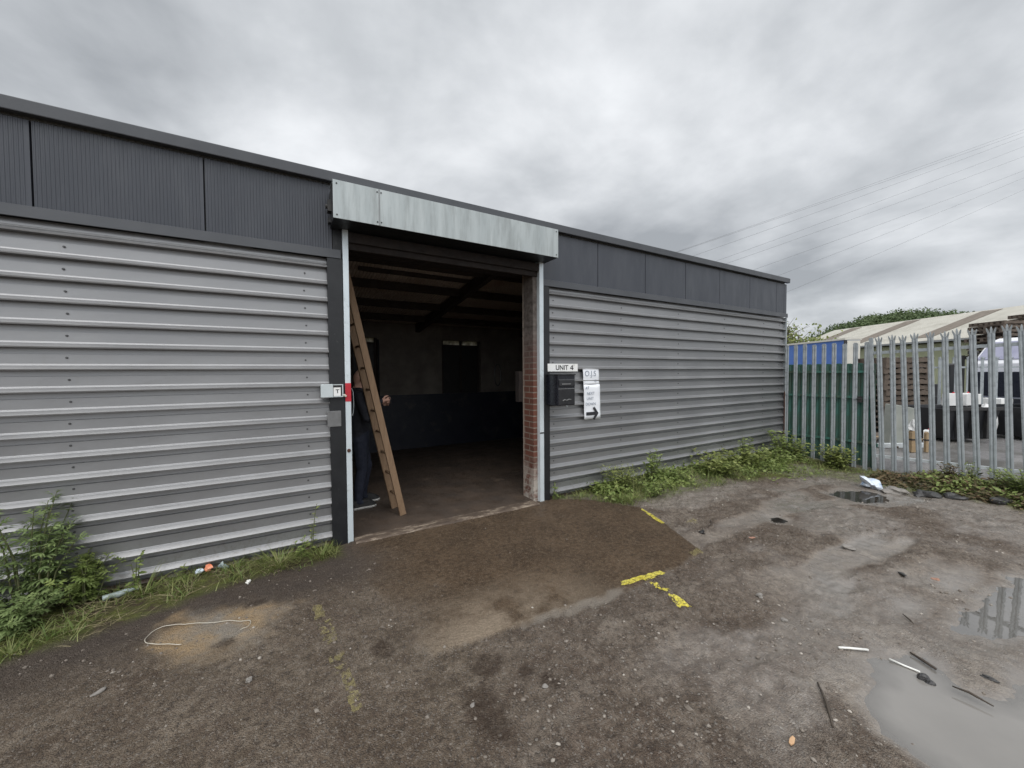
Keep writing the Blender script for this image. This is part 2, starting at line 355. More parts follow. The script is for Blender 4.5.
def ground_fields(x, y):
    x = np.asarray(x, float); y = np.asarray(y, float)
    near = ss(40, 15, np.hypot(x-4, y+2))
    base = -.042 -.085*ss(5.2, 8.2, x)*ss(.1, -1.2, y) - .035*ss(5, 8.5, x)
    base = base + .11*ss(7.75, 8.45, x+.35*(fbm(x, y, .5, 3, 5)-.5))*ss(-1.7, -2.4, y)
    dom = .05*(fbm(x, y, 1.4, 3, 9)-.5)*2
    apr_d = sdf(APR, x+.03*(fbm(x,y,.15,3,2)-.5), y+.03*(fbm(x,y,.15,3,3)-.5))
    apr = ss(-.010, .010, apr_d)*ss(.35, 1.15, x+.7*(fbm(x,y,.5,4,14)-.5)+.5*ss(-.5,0,y))
    rough = np.clip(ss(-.2, 1.0, x-.55*(y+2.2)+.8*(fbm(x,y,.8,3,21)-.5)-.4), 0, 1)*(1-apr)
    rough = np.maximum(rough, .34*(1-apr))
    h = base + dom*.45*(1-apr)*near*ss(0, .8, -y)
    fine = (fbm(x,y,.085,4,31,.75)-.5)*.058 + (fbm(x,y,.32,3,37)-.5)*.040
    h = h + fine*rough*near + (fbm(x,y,.12,3,41)-.5)*.004*near + apr*.012
    ruts = ss(.50, .40, fbm(x*.45+y*.2, y*1.6, .7, 3, 55))*ss(2.6, 4.2, x-.3*(y+2))*ss(-.9, -1.6, y)*(1-apr)*ss(8.2,7.6,x)
    h = h - .018*ruts
    h = np.where(ruts > 0, h*(1-.55*ruts)+(base-.018+.004*(fbm(x,y,.2,3,77)-.5)+dom*.25)*.55*ruts, h)
    pm = np.zeros_like(x)
    for poly, wz, k in ((BIG, WZ[0], .09), (UPP, WZ[1], .07), (SMP, WZ[2], .10), (OVL, WZ[3], .12)):
        d = sdf(poly, x, y) + .17*(fbm(x,y,.26,4,61,.65)-.5)*(1 if poly is not OVL else .2) + (-.035+.11*(fbm(x,y,.3,3,88)-.42) if poly is UPP else 0)
        inside = ss(-.02, .02, d)
        tgt = np.where(d > 0, wz-np.minimum(.03, d*k), wz+np.minimum(.06, -d*k*1.1))
        w = ss(-.45, .0, d)
        h = h*(1-w)+(tgt+(fbm(x,y,.05,2,12)-.5)*.008*(d < 0))*w
        pm = np.maximum(pm, ss(-.14, .0, d))
    yard = ss(8.9, 9.0, x)
    h = h*(1-yard)+(-.10+(fbm(x,y,.3,3,6)-.5)*.06*near)*yard
    # keep the strip under the building flat
    h = np.where(y > .02, -.075-.05*ss(9, 9.2, x), h)
    edge = fbm(x,y,.35,4,71)
    lw = .34+.34*ss(.2,-1.8,x)+.25*(edge-.5)
    mossL = ss(.12,-.10,-y-lw)*ss(.5,.38,x)
    rw = .30+.45*ss(3.0,4.0,x)+.3*(edge-.5)+.45*ss(5.5,8,x)
    mossR = ss(.14,-.10,-y-rw)*ss(2.95,3.15,x)*(1-apr)
    bank = ss(7.75,8.1,x+.5*(edge-.5))*ss(-1.9,-2.4,y)*(x < 9.0)
    corner = ss(7.6,8.3,x+.5*(edge-.5))*(x < 9.0)
    moss = np.clip(mossL+mossR+bank+corner*(y < 0), 0, 1)
    damp = ss(.55,.0,-y-lw-.25)*ss(.9,.4,x)
    sand = ss(-.13,.10,sdf(SAND,x,y)+.30*(fbm(x,y,.22,4,91,.65)-.5))
    dark = np.zeros_like(x)
    for cx,cy,rx,ry in ((.966,-2.15,.10,.09),(.84,-2.43,.10,.17),(.488,-1.72,.08,.09),(1.13,-2.3,.06,.05),(1.2,-2.42,.05,.07),(-.35,-1.17,.07,.05),(-.2,-.78,.07,.04)):
        q = np.hypot((x-cx)/rx,(y-cy)/ry)+1.5*(fbm(x,y,.12,4,17,.65)-.5)
        dark = np.maximum(dark, ss(1.15,.75,q))
    rim = ss(.045,.008,np.abs(apr_d+.010+.06*(fbm(x,y,.1,3,4)-.5)))*ss(-1.75,-1.88,y-.04*x)*ss(.5,.8,x)*ss(.42,.62,fbm(x,y,.22,4,8))*(1-.6*ss(2.0,2.6,x))
    return h, dict(apron=apr, rim=rim, rough=rough, mud=np.clip(np.maximum(ruts, pm*.9),0,1), gloss=np.clip(np.maximum(ss(.43,.60,fbm(x*.7,y,.75,4,123))*ss(1.0,3.0,x-.5*(y+2)), .55*pm),0,1)*(1-apr), pud=pm, moss=moss, damp=damp, sand=sand, dark=dark, yard=yard)
WZ = [-.052, -.056, -.150, -.078]
def gh(x, y):
    return ground_fields(np.atleast_1d(np.asarray(x, float)), np.atleast_1d(np.asarray(y, float)))[0]
def g1(x, y): return float(gh(x, y)[0])

def ground_mat():
    m, nt, p = newmat('yard_surface')
    v = coords(nt)
    A = lambda n: nd(nt, 'ShaderNodeAttribute', attribute_name=n).outputs['Fac']
    big = noise(nt, v, .9, 6, .6); mid = noise(nt, v, 6, 6, .65); fin = noise(nt, v, 60, 5, .7)
    vo = nd(nt, 'ShaderNodeTexVoronoi'); vo.inputs['Scale'].default_value = 150; lk(nt, v, vo.inputs['Vector'])
    vo2 = nd(nt, 'ShaderNodeTexVoronoi'); vo2.inputs['Scale'].default_value = 52; lk(nt, v, vo2.inputs['Vector'])
    s1 = nd(nt, 'ShaderNodeSeparateColor'); lk(nt, vo.outputs['Color'], s1.inputs[0])
    s2 = nd(nt, 'ShaderNodeSeparateColor'); lk(nt, vo2.outputs['Color'], s2.inputs[0])
    # tarmac / gravel
    gr = noise(nt, v, 26, 7, .72); gr2 = noise(nt, v, 9, 6, .65)
    asp = mixc(nt, ramp(nt, mid, .4, .6), (.128, .097, .067), (.190, .148, .106))
    asp = mixc(nt, ramp(nt, big, .4, .65, 0, .7), asp, (.098, .070, .048))
    grv = mixc(nt, ramp(nt, mid, .42, .6), (.140, .110, .085), (.245, .203, .163))
    grv = mixc(nt, ramp(nt, big, .42, .62, 0, .6), grv, (.112, .080, .058))
    col = mixc(nt, A('rough'), asp, grv)
    col = mixc(nt, ramp(nt, gr, .50, .36, 0, .75), col, (.060, .045, .035))
    col = mixc(nt, ramp(nt, gr, .54, .70, 0, .65), col, (.30, .255, .208))
    col = mixc(nt, ramp(nt, gr2, .52, .64, 0, .42), col, (.105, .074, .055))
    chip = ramp(nt, s1.outputs[0], .84, .98, 0, .5)
    col = mixc(nt, chip, col, (.30, .275, .245))
    col = mixc(nt, ramp(nt, s1.outputs[1], .75, .95, 0, .6), col, (.045, .040, .036))
    peb = mth(nt, 'MULTIPLY', ramp(nt, s2.outputs[0], .84, .92), ramp(nt, vo2.outputs['Distance'], .42, .3, 0, .75))
    peb = mth(nt, 'MULTIPLY', peb, A('rough'))
    col = mixc(nt, peb, col, mixc(nt, s2.outputs[1], (.13, .10, .085), (.38, .35, .31)))
    # wet smooth mud
    mudc = mixc(nt, ramp(nt, mid, .35, .65), (.185, .168, .150), (.25, .232, .210))
    col = mixc(nt, mth(nt, 'MULTIPLY', A('mud'), ramp(nt, mth(nt, 'ADD', mid, mth(nt, 'MULTIPLY', fin, .5)), .5, .8, 1, .45)), col, mudc)
    # concrete apron
    apc = mixc(nt, ramp(nt, noise(nt, v, 2.2, 6, .6), .35, .65), (.074, .047, .027), (.128, .084, .050))
    apc = mixc(nt, ramp(nt, s1.outputs[0], .6, .95, 0, .6), apc, (.21, .165, .12))
    apc = mixc(nt, ramp(nt, s1.outputs[2], .75, .95, 0, .5), apc, (.035, .026, .02))
    apc = mixc(nt, ramp(nt, gr, .50, .36, 0, .6), apc, (.032, .022, .015)); apc = mixc(nt, ramp(nt, gr, .55, .70, 0, .6), apc, (.22, .165, .115))
    sx = nd(nt, 'ShaderNodeSeparateXYZ'); lk(nt, v, sx.inputs[0])
    dry = mth(nt, 'MULTIPLY', ramp(nt, sx.outputs[1], -1.35, -1.85), ramp(nt, sx.outputs[0], 2.3, 1.2))
    dry = mth(nt, 'MULTIPLY', dry, ramp(nt, noise(nt, v, 3.4, 6, .65), .36, .52, .1, 1))
    apc = mixc(nt, dry, apc, mixc(nt, ramp(nt, fin, .35, .65), (.24, .185, .132), (.36, .29, .215)))
    col = mixc(nt, A('apron'), col, apc)
    col = mixc(nt, mth(nt, 'MULTIPLY', A('rim'), .8), col, (.25, .22, .185))
    # sand, damp, dark, moss, yard
    col = mixc(nt, mth(nt, 'MULTIPLY', A('damp'), ramp(nt, mid, .3, .6, .45, .9)), col, mixc(nt, s1.outputs[0], (.052, .040, .033), (.095, .076, .064)))
    snd = mixc(nt, ramp(nt, noise(nt, v, 4, 5), .4, .6), (.30, .265, .22), (.40, .285, .165))
    col = mixc(nt, mth(nt, 'MULTIPLY', A('sand'), ramp(nt, fin, .3, .55, .45, 1)), col, snd)
    col = mixc(nt, mth(nt, 'MULTIPLY', A('dark'), ramp(nt, fin, .3, .6, .9, .4)), col, (.040, .025, .017))
    ms = mixc(nt, ramp(nt, mid, .4, .62), (.075, .055, .034), (.11, .125, .034))
    ms = mixc(nt, ramp(nt, noise(nt, v, 17, 6, .7), .5, .66, 0, .8), ms, (.16, .175, .042))
    col = mixc(nt, mth(nt, 'MULTIPLY', A('moss'), ramp(nt, mth(nt, 'ADD', mid, mth(nt, 'MULTIPLY', fin, .6)), .55, .8, .55, 1)), col, ms)
    yc = mixc(nt, ramp(nt, mid, .35, .65), (.17, .165, .165), (.24, .232, .23))
    yc = mixc(nt, ramp(nt, s2.outputs[0], .5, 1, 0, .6), yc, (.33, .32, .315))
    yc = mixc(nt, ramp(nt, noise(nt, v, .5, 5), .48, .6), yc, (.13, .125, .115))
    col = mixc(nt, A('yard'), col, yc)
    gl = mth(nt, 'MULTIPLY', A('gloss'), ramp(nt, gr2, .35, .55, 1, .55))
    col = mixc(nt, mth(nt, 'MULTIPLY', gl, .42), col, (.215, .197, .176))  # pale silt grey stands in for wet sheen, painted into the base colour
    lk(nt, col, p.inputs['Base Color'])
    lk(nt, mth(nt, 'ADD', .22, mth(nt, 'MULTIPLY', gl, .75)), p.inputs['Specular IOR Level'])
    wet = mth(nt, 'MULTIPLY', A('mud'), ramp(nt, mid, .3, .6, 1, .6))
    r = mth(nt, 'SUBTRACT', ramp(nt, big, .3, .7, .62, .88), mth(nt, 'MULTIPLY', wet, .60))
    r = mth(nt, 'SUBTRACT', r, mth(nt, 'MULTIPLY', A('apron'), ramp(nt, noise(nt, v, 3, 5), .35, .6, .28, .05)))
    r = mth(nt, 'SUBTRACT', r, mth(nt, 'MULTIPLY', A('dark'), .25))
    r = mth(nt, 'SUBTRACT', r, mth(nt, 'MULTIPLY', gl, .52))
    lk(nt, mth(nt, 'MAXIMUM', r, .12), p.inputs['Roughness'])
    b = nd(nt, 'ShaderNodeBump'); b.inputs['Distance'].default_value = .022
    lk(nt, mth(nt, 'MULTIPLY', ramp(nt, A('mud'), 0, 1, .85, .12), ramp(nt, gl, 0, 1, 1, .40)), b.inputs['Strength'])
    hh = mth(nt, 'ADD', mth(nt, 'MULTIPLY', fin, .5), mth(nt, 'MULTIPLY', vo.outputs['Distance'], -.6))
    hh = mth(nt, 'ADD', hh, mth(nt, 'MULTIPLY', peb, .8)); hh = mth(nt, 'ADD', hh, mth(nt, 'MULTIPLY', gr, 1.3))
    lk(nt, hh, b.inputs['Height']); lk(nt, b.outputs[0], p.inputs['Normal'])
    return m
def build_ground():
    def axis(a, b, st, far):
        core = list(np.arange(a, b+1e-6, st)); lo = []; hi = []; d = st; x = a
        while x > -far: d *= 1.35; x -= d; lo.append(x)
        d = st; x = b
        while x < far: d *= 1.35; x += d; hi.append(x)
        return np.array(lo[::-1]+core+hi)
    xs = axis(-2.4, 9.2, .02, 420); ys = axis(-4.6, .1, .016, 420)
    X, Y = np.meshgrid(xs, ys); nx, ny = len(xs), len(ys)
    h, F = ground_fields(X.ravel(), Y.ravel())
    co = np.stack([X.ravel(), Y.ravel(), h], 1)
    i = np.arange(ny-1)[:, None]*nx+np.arange(nx-1)[None, :]
    q = np.stack([i, i+1, i+nx+1, i+nx], -1).reshape(-1, 4)
    me = bpy.data.meshes.new('ground')
    me.vertices.add(len(co)); me.vertices.foreach_set('co', co.ravel())
    me.loops.add(q.size); me.loops.foreach_set('vertex_index', q.ravel())
    me.polygons.add(len(q)); me.polygons.foreach_set('loop_start', np.arange(0, q.size, 4)); me.polygons.foreach_set('loop_total', np.full(len(q), 4))
    me.update(calc_edges=True); me.polygons.foreach_set('use_smooth', np.ones(len(q), bool))
    for k, a in F.items():
        at = me.attributes.new(k, 'FLOAT', 'POINT'); at.data.foreach_set('value', a.astype(np.float32))
    me.materials.append(ground_mat())
    o = bpy.data.objects.new('ground', me); COL.objects.link(o); tag(o, kind='structure')
build_ground()

def water_mat(name, c, rough, ior, murk):
    m, nt, p = newmat(name); v = coords(nt)
    lk(nt, mixc(nt, ramp(nt, noise(nt, v, 3, 5), .35, .65), c, tuple(k*.9 for k in c)), p.inputs['Base Color'])
    p.inputs['Roughness'].default_value = rough; p.inputs['IOR'].default_value = ior
    b = nd(nt, 'ShaderNodeBump'); b.inputs['Strength'].default_value = .02; b.inputs['Distance'].default_value = .01
    lk(nt, noise(nt, v, 14, 2), b.inputs['Height'])
    # the body of the water covers the bed more the deeper it is; the surface mirrors the sky throughout
    at = nd(nt, 'ShaderNodeAttribute', attribute_name='rnd')
    tr = nd(nt, 'ShaderNodeBsdfTransparent'); tr.inputs[0].default_value = (.93, .92, .90, 1)
    df = nd(nt, 'ShaderNodeBsdfDiffuse'); lk(nt, mixc(nt, ramp(nt, noise(nt, v, 3, 5), .35, .65), c, tuple(k*.9 for k in c)), df.inputs[0])
    m1 = nd(nt, 'ShaderNodeMixShader'); lk(nt, ramp(nt, at.outputs['Fac'], .0, murk, .6, .95), m1.inputs[0]); lk(nt, tr.outputs[0], m1.inputs[1]); lk(nt, df.outputs[0], m1.inputs[2])
    gs = nd(nt, 'ShaderNodeBsdfGlossy'); gs.inputs['Roughness'].default_value = rough; lk(nt, b.outputs[0], gs.inputs['Normal'])
    fr = nd(nt, 'ShaderNodeFresnel'); fr.inputs[0].default_value = ior; lk(nt, b.outputs[0], fr.inputs['Normal'])
    m2 = nd(nt, 'ShaderNodeMixShader'); lk(nt, fr.outputs[0], m2.inputs[0]); lk(nt, m1.outputs[0], m2.inputs[1]); lk(nt, gs.outputs[0], m2.inputs[2])
    lk(nt, m2.outputs[0], nt.nodes['Material Output'].inputs[0])
    return m
WM = [water_mat('muddy_water', (.25, .235, .215), .04, 1.9, .010), water_mat('clear_puddle', (.20, .185, .165), .008, 3.0, .03), water_mat('dark_puddle', (.05, .045, .038), .010, 1.5, .06), water_mat('black_puddle', (.012, .011, .010), .03, 1.33, .02)]
for poly, wz, wm, mar in ((BIG, WZ[0], WM[0], .16), (UPP, WZ[1], WM[1], .12), (SMP, WZ[2], WM[2], .10), (OVL, WZ[3], WM[3], .03)):
    px = [p[0] for p in poly]; py = [p[1] for p in poly]; st = .015
    xs = np.arange(min(px)-mar, max(px)+mar, st); ys = np.arange(max(-4.7, min(py)-mar), max(py)+mar, st); X, Y = np.meshgrid(xs, ys)
    dep = wz-gh(X.ravel(), Y.ravel()).reshape(X.shape); ins = sdf(poly, X, Y) > -mar
    b = MB(); idx = {}
    def vid(i, j):
        if (i, j) not in idx: idx[(i, j)] = len(b.v); b.v.append((xs[j], ys[i], wz)); b.r.append(float(dep[i, j]))
        return idx[(i, j)]
    ok = (dep > -.006) & ins
    for i in range(len(ys)-1):
        for j in range(len(xs)-1):
            if ok[i:i+2, j:j+2].any():
                b.f.append((vid(i, j), vid(i, j+1), vid(i+1, j+1), vid(i+1, j))); b.m.append(0)
    tag(b.build('puddle', wm, rnd=True, smooth=True), kind='structure')

def paint(poly, mat, worn, seed):
    x0 = min(p[0] for p in poly)-.03; x1 = max(p[0] for p in poly)+.03; y0 = min(p[1] for p in poly)-.03; y1 = max(p[1] for p in poly)+.03
    st = .007; xs = np.arange(x0, x1, st); ys = np.arange(y0, y1, st); X, Y = np.meshgrid(xs, ys)
    d = sdf(poly, X, Y)+.03*(fbm(X,Y,.04,3,seed)-.5)
    ok = (d > 0) & (fbm(X,Y,.025,3,seed+5,.7) > worn)
    H = gh((X-st/2).ravel(), (Y-st/2).ravel()).reshape(X.shape)
    b = MB(); idx = {}
    def vid(i, j):
        if (i, j) not in idx:
            idx[(i, j)] = len(b.v); b.v.append((xs[j]-st/2, ys[i]-st/2, H[i, j]+.004)); b.r.append(0)
        return idx[(i, j)]
    for i in range(len(ys)-1):
        for j in range(len(xs)-1):
            if ok[i, j]:
                b.f.append((vid(i,j), vid(i,j+1), vid(i+1,j+1), vid(i+1,j))); b.m.append(0)
    if b.f: tag(b.build('yellow_paint_mark', mat), kind='structure')
Yl = MT['yellow']; Oy = MT['oldyellow']
paint([(2.20,-1.985),(2.24,-1.935),(2.65,-1.985),(2.63,-2.04)], Yl, .12, 1)
paint([(2.41,-2.0),(2.45,-2.01),(2.445,-2.22),(2.415,-2.22)], Yl, .44, 2)
paint([(2.39,-2.25),(2.45,-2.27),(2.455,-2.42),(2.36,-2.37)], Yl, .30, 3)
paint([(3.68,-.90),(3.63,-.92),(3.47,-1.33),(3.54,-1.34)], Yl, .25, 4)
paint([(3.12,-1.905),(3.29,-1.885),(3.27,-1.95),(3.11,-1.96)], Oy, .2, 5)
paint([(3.83,-1.38),(3.97,-1.37),(3.94,-1.48),(3.82,-1.46)], Oy, .5, 6)
paint([(.155,-1.03),(.22,-1.04),(.22,-1.2),(.16,-1.2)], Oy, .2, 7)
paint([(.17,-1.25),(.25,-1.25),(.27,-1.5),(.19,-1.5)], Oy, .56, 8)
paint([(.245,-1.8),(.29,-1.8),(.315,-2.08),(.265,-2.1)], Oy, .38, 9)
paint([(.20,-1.62),(.28,-1.62),(.29,-1.8),(.23,-1.8)], Oy, .5, 10)

# pebbles (uncountable)
def pebbles():
    b = MB(); n = 11000
    ico = [(0,0,1),(.9,0,.3),(.28,.85,.3),(-.72,.53,.3),(-.72,-.53,.3),(.28,-.85,.3),(.72,.53,-.4),(-.28,.85,-.4),(-.9,0,-.4),(-.28,-.85,-.4),(.72,-.53,-.4)]
    fcs = [(0,1,2),(0,2,3),(0,3,4),(0,4,5),(0,5,1),(1,6,2),(2,6,7),(2,7,3),(3,7,8),(3,8,4),(4,8,9),(4,9,5),(5,9,10),(5,10,1),(1,10,6)]
    x = RS.uniform(-1.8, 7.8, n); y = -RS.uniform(.45, 4.0, n)
    h, F = ground_fields(x, y)
    keep = RS.rand(n) < (.22+.78*F['rough'])*(1-.85*F['apron'])*(1-.75*F['mud'])*(1-.7*F['moss'])*(.15+.85*ss(.38, .62, fbm(x, y, .55, 3, 201)))
    for k in np.nonzero(keep)[0]:
        s = .0028+.009*RS.rand()**3
        if RS.rand() < .03: s *= 1.7
        a = RS.rand()*6.28; e = RS.uniform(.6, 1.5); ca, sa = math.cos(a), math.sin(a); fl = RS.uniform(.5, .9)
        vs = []
        for vx, vy, vz in ico:
            j = RS.uniform(.75, 1.25); px, py = vx*s*e*j, vy*s*j
            vs.append((x[k]+px*ca-py*sa, y[k]+px*sa+py*ca, h[k]+s*.25+vz*s*fl*j))
        b.add(vs, fcs, 0, float(RS.rand()**6))
    tag(b.build('gravel', MT['stone'], rnd=True), kind='stuff')
pebbles()

# ------------------------------------------------------------------ building
B = thing('warehouse', 'low grey warehouse unit with ribbed silver cladding, anthracite fascia and an open roller shutter doorway', 'warehouse')
XL, XR, YB = -6.0, 8.93, 4.5
def cladding(x0, x1, name='cladding_sheet'):
    prof = [(0.0, 0.0)]                                   # (z, y)
    pts = []
    zc = .06
    while zc < 2.66:
        # each course: deep shadow groove, overhanging lip, sloping shoulder, small crease, flat pan
        pts += [(zc-.063, -.002), (zc-.061, .022), (zc-.021, .024), (zc-.019, -.042), (zc-.010, -.044), (zc+.016, -.012), (zc+.021, -.010), (zc+.023, -.005), (zc+.027, -.003)]
        zc += .16
    pts += [(2.662, -.003), (2.664, .022), (2.72, .024)]
    n = max(2, int((x1-x0)/.35)); xs = np.linspace(x0, x1, n+1)
    b = MB(); vs = []; fs = []; m = len(pts)
    for x in xs:
        for z, y in pts:
            vs.append((x, y+.0018*math.sin(x*3.1+z*2.3)+.0012*math.sin(x*7.7+z*5), z+.0015*math.sin(x*1.7+z)))
    for i in range(n):
        for j in range(m-1): fs.append((i*m+j, (i+1)*m+j, (i+1)*m+j+1, i*m+j+1))
    b.add(vs, fs)
    o = b.build(name, MT['clad'], B)
    return o
def screw_mesh():
    b = MB(); b.tube([(0, .001, 0), (0, -.0035, 0)], .008, 8); b.tube([(0, -.003, 0), (0, -.007, 0)], .0045, 6)
    return b
scr0 = None
for x0, x1, cols in ((XL, .388, (-5.18, -3.9, -2.62, -1.334, .199)), (2.945, 8.905, (3.031, 4.255, 5.54, 6.815, 8.119, 8.72))):
    cs = cladding(x0, x1)
    for cx in cols:
        if cx < -1.9: continue
        for k in range(16):
            loc = (cx+.006*math.sin(k*1.7), -.0035, .06+.16*k+.070)
            if scr0 is None:
                scr0 = screw_mesh().build('screw', MT['screw'], cs, loc)
            else: cp(scr0, cs, loc)
# structural wall behind the sheets
def wallpart(name, a, b_, mat, **k):
    b = MB(); b.box(a, b_); return b.build(name, mat, B, **k)
wallpart('wall', (XL, .03, -.05), (.38, .25, 3.0), MT['brick'])
wallpart('wall', (2.96, .03, -.05), (XR-.02, .25, 3.0), MT['brick'])
wallpart('wall', (.38, .03, 2.90), (2.96, .25, 3.08), MT['lintel'])
# fascia
def fascia(x0, x1, ribbed, name='fascia_panel'):
    b = MB(); zt, zb = 3.372, 2.775
    if ribbed:
        poly = [(x0, -.0)]; x = x0
        pts = [(x0, -.018)]
        while x < x1-.024:
            pts += [(x+.005, -.018), (x+.0085, -.0208), (x+.0145, -.0208), (x+.018, -.018)]; x += .0225
        pts.append((x1, -.018)); poly = [(x0, .02)]+pts+[(x1, .02)]
        n = len(poly); b.add([(p[0], p[1], zb) for p in poly]+[(p[0], p[1], zt) for p in poly],
            [(i, (i+1) % n, n+(i+1) % n, n+i) for i in range(n)]+[tuple(range(n-1, -1, -1)), tuple(range(n, 2*n))])
        return b.build(name, MT['anth'], B)
    b.box((x0, -.022, zb), (x1, .02, zt))
    return b.build(name, MT['anth'], B, bevel=.003)
js = [XL, -5.29, -4.335, -3.38, -2.425, -1.469, -.515, .44]
for a, c in zip(js[:-1], js[1:]): fascia(a+.006, c-.006, True)
js = [2.84, 3.787, 4.739, 5.693, 6.635, 7.593, 8.565, 8.856]
for a, c in zip(js[:-1], js[1:]): fascia(a+.005, c-.005, False)
fascia(8.861, 8.958, False, 'corner_trim')
b = MB(); b.box((8.932, .024, 2.70), (8.956, .30, 3.46)); b.build('corner_trim', MT['anth'], B)
wallpart('fascia_backing', (XL, .022, 2.70), (.5, .029, 3.40), MT['post'])
wallpart('fascia_backing', (2.80, .022, 2.70), (8.93, .029, 3.40), MT['post'])
wallpart('fascia_backing', (.5, .022, 3.06), (2.80, .029, 3.40), MT['post'])
for a, c in ((XL, .505), (2.845, 8.955)):
    b = MB(); b.prism([(-.026, 2.78), (-.050, 2.772), (-.052, 2.694), (-.046, 2.692), (-.044, 2.766), (-.022, 2.774)], 'X', a, c)
    b.build('flashing', MT['anth_trim'], B)
# roof edge trim
b = MB(); b.prism([(-.078, 3.398), (-.082, 3.478), (-.074, 3.484), (.30, 3.47), (.30, 3.46), (-.07, 3.474), (-.070, 3.40), (-.020, 3.398), (-.020, 3.392), (-.076, 3.392)], 'X', XL, 8.972)
b.build('roof_trim', MT['anth_trim'], B, bevel=.002)
b = MB(); b.prism([(.0, 3.385), (.02, 3.455), (.30, 3.452), (YB+.1, 2.85), (YB+.1, 2.80), (.03, 3.37)], 'X', XL, 8.93); b.build('roof', MT['roofsheet'], B)
# gable walls and rear
b = MB(); b.prism([(.252, -.2), (YB, -.2), (YB, 2.80), (.252, 3.33)], 'X', 8.70, 8.925)
b.build('gable_wall', MT['brick'], B)
b = MB(); b.prism([(.252, -.05), (YB, -.05), (YB, 2.80), (.252, 3.33)], 'X', XL, XL+.2); b.build('gable_wall', MT['brick'], B)
# corner sheet flashing
b = MB(); b.box((8.907, -.042, -.12), (8.948, .25, 2.69)); b.build('corner_post', MT['galvpale'], B)
b = MB(); b.box((8.86, -.052, -.12), (8.904, -.038, 1.18)); b.build('downpipe_stub', MT['rust'], B)
# door posts and guide rails
b = MB(); b.box((.386, -.048, -.09), (.519, .028, 2.69)); b.build('door_post', MT['post'], B, bevel=.004)
b = MB(); b.box((2.848, -.048, -.09), (2.944, .028, 2.69)); b.build('door_post', MT['post'], B, bevel=.004)
for hx0, hx1 in ((.44, .519), (2.79, 2.838)):
    b = MB(); b.box((hx0, -.020, 2.692), (hx1, .021, 3.0)); b.build('head_packer', MT['post'], B)
def guide(x0, x1):
    b = MB(); b.box((x0, -.06, -.09), (x1, -.052, 2.99)); b.box((x0, -.052, -.09), (x0+.006, .027, 2.99)); b.box((x1-.006, -.052, -.09), (x1, -.030, 2.99))
    return b.build('guide_rail', MT['guide'], B, bevel=.002)
gl = guide(.522, .572); gr = guide(2.782, 2.842)
b = MB(); b.box((.521, -.0635, 1.335), (.573, -.0605, 1.512)); b.build('red_tape', MT['red'], gl)
b = MB(); b.tube([(.544, -.061, .862), (.544, -.069, .862)], .017, 12); b.tube([(.544, -.069, .862), (.544, -.075, .862)], .010, 6); b.build('bolt', MT['rust'], gl)
b = MB(); b.box((2.780, -.0635, .832), (2.844, -.0605, .848)); b.build('joint', MT['steel'], gr)
# shutter housing: galvanised box
HX0, HX1, HY, HZ0, HZ1 = .416, 2.87, -.33, 2.968, 3.30
b = MB(); b.prism([(HY, HZ0), (HY, HZ1), (-.085, HZ1+.02), (-.085, HZ1+.015), (HY+.006, HZ1-.006), (HY+.006, HZ0)], 'X', HX0, HX1)
hs = b.build('shutter_housing', MT['galv'], B, bevel=.002)
b = MB(); b.box((HX0+.003, HY+.008, HZ0+.0065), (HX0+.01, -.025, HZ1-.01)); b.build('end_plate', MT['steel'], hs)
b = MB(); b.box((HX1-.01, HY+.008, HZ0+.0065), (HX1-.003, -.025, HZ1-.01)); b.build('end_plate', MT['steel'], hs)
b = MB(); b.box((HX0-.03, -.20, HZ0+.10), (HX0+.002, -.12, HZ0+.20)); b.box((HX0-.02, -.14, HZ0+.02), (HX0+.002, -.06, HZ0+.06)); b.tube([(HX0-.045, -.16, HZ0+.15), (HX0+.002, -.16, HZ0+.15)], .02, 10); b.build('axle_bracket', MT['steel'], hs)
b = MB(); b.box((HX0+.002, HY+.008, HZ0+.001), (HX1-.002, -.03, HZ0+.006)); b.build('soffit', MT['post'], hs)
b = MB(); b.box((.803, HY-.004, HZ0+.002), (.812, HY-.0005, HZ1)); b.build('seam', MT['gutter'], hs)
sc0 = None
for x in (HX0+.03, HX1-.03, .79, .825):
    for z in (HZ0+.03, HZ1-.03):
        b = MB(); b.tube([(0, 0, 0), (0, -.004, 0)], .007, 8)
        if sc0 is None: sc0 = b.build('rivet', MT['steel'], hs, (x, HY-.0005, z))
        else: cp(sc0, hs, (x, HY-.0005, z))
# rolled shutter inside the housing (bottom slat showing)
b = MB(); b.box((.58, -.055, 2.86), (2.775, -.03, 2.955)); b.build('shutter_bottom_bar', MT['lintel'], B, bevel=.004)
b = MB(); b.box((.575, -.02, 2.80), (2.78, .026, 2.955)); b.build('lintel', MT['lintel'], B, bevel=.004)
b = MB(); b.box((.5, .255, 2.86), (2.98, .40, 3.02)); b.build('lintel', MT['lintel'], B)
# brick piers (door reveals)
b = MB(); b.box((2.722, -.0, -.1), (2.955, .245, 2.895)); b.build('brick_pier', MT['brick'], B)
b = MB(); b.box((.39, .0, -.1), (.512, .245, 2.895)); b.build('brick_pier', MT['brick'], B)
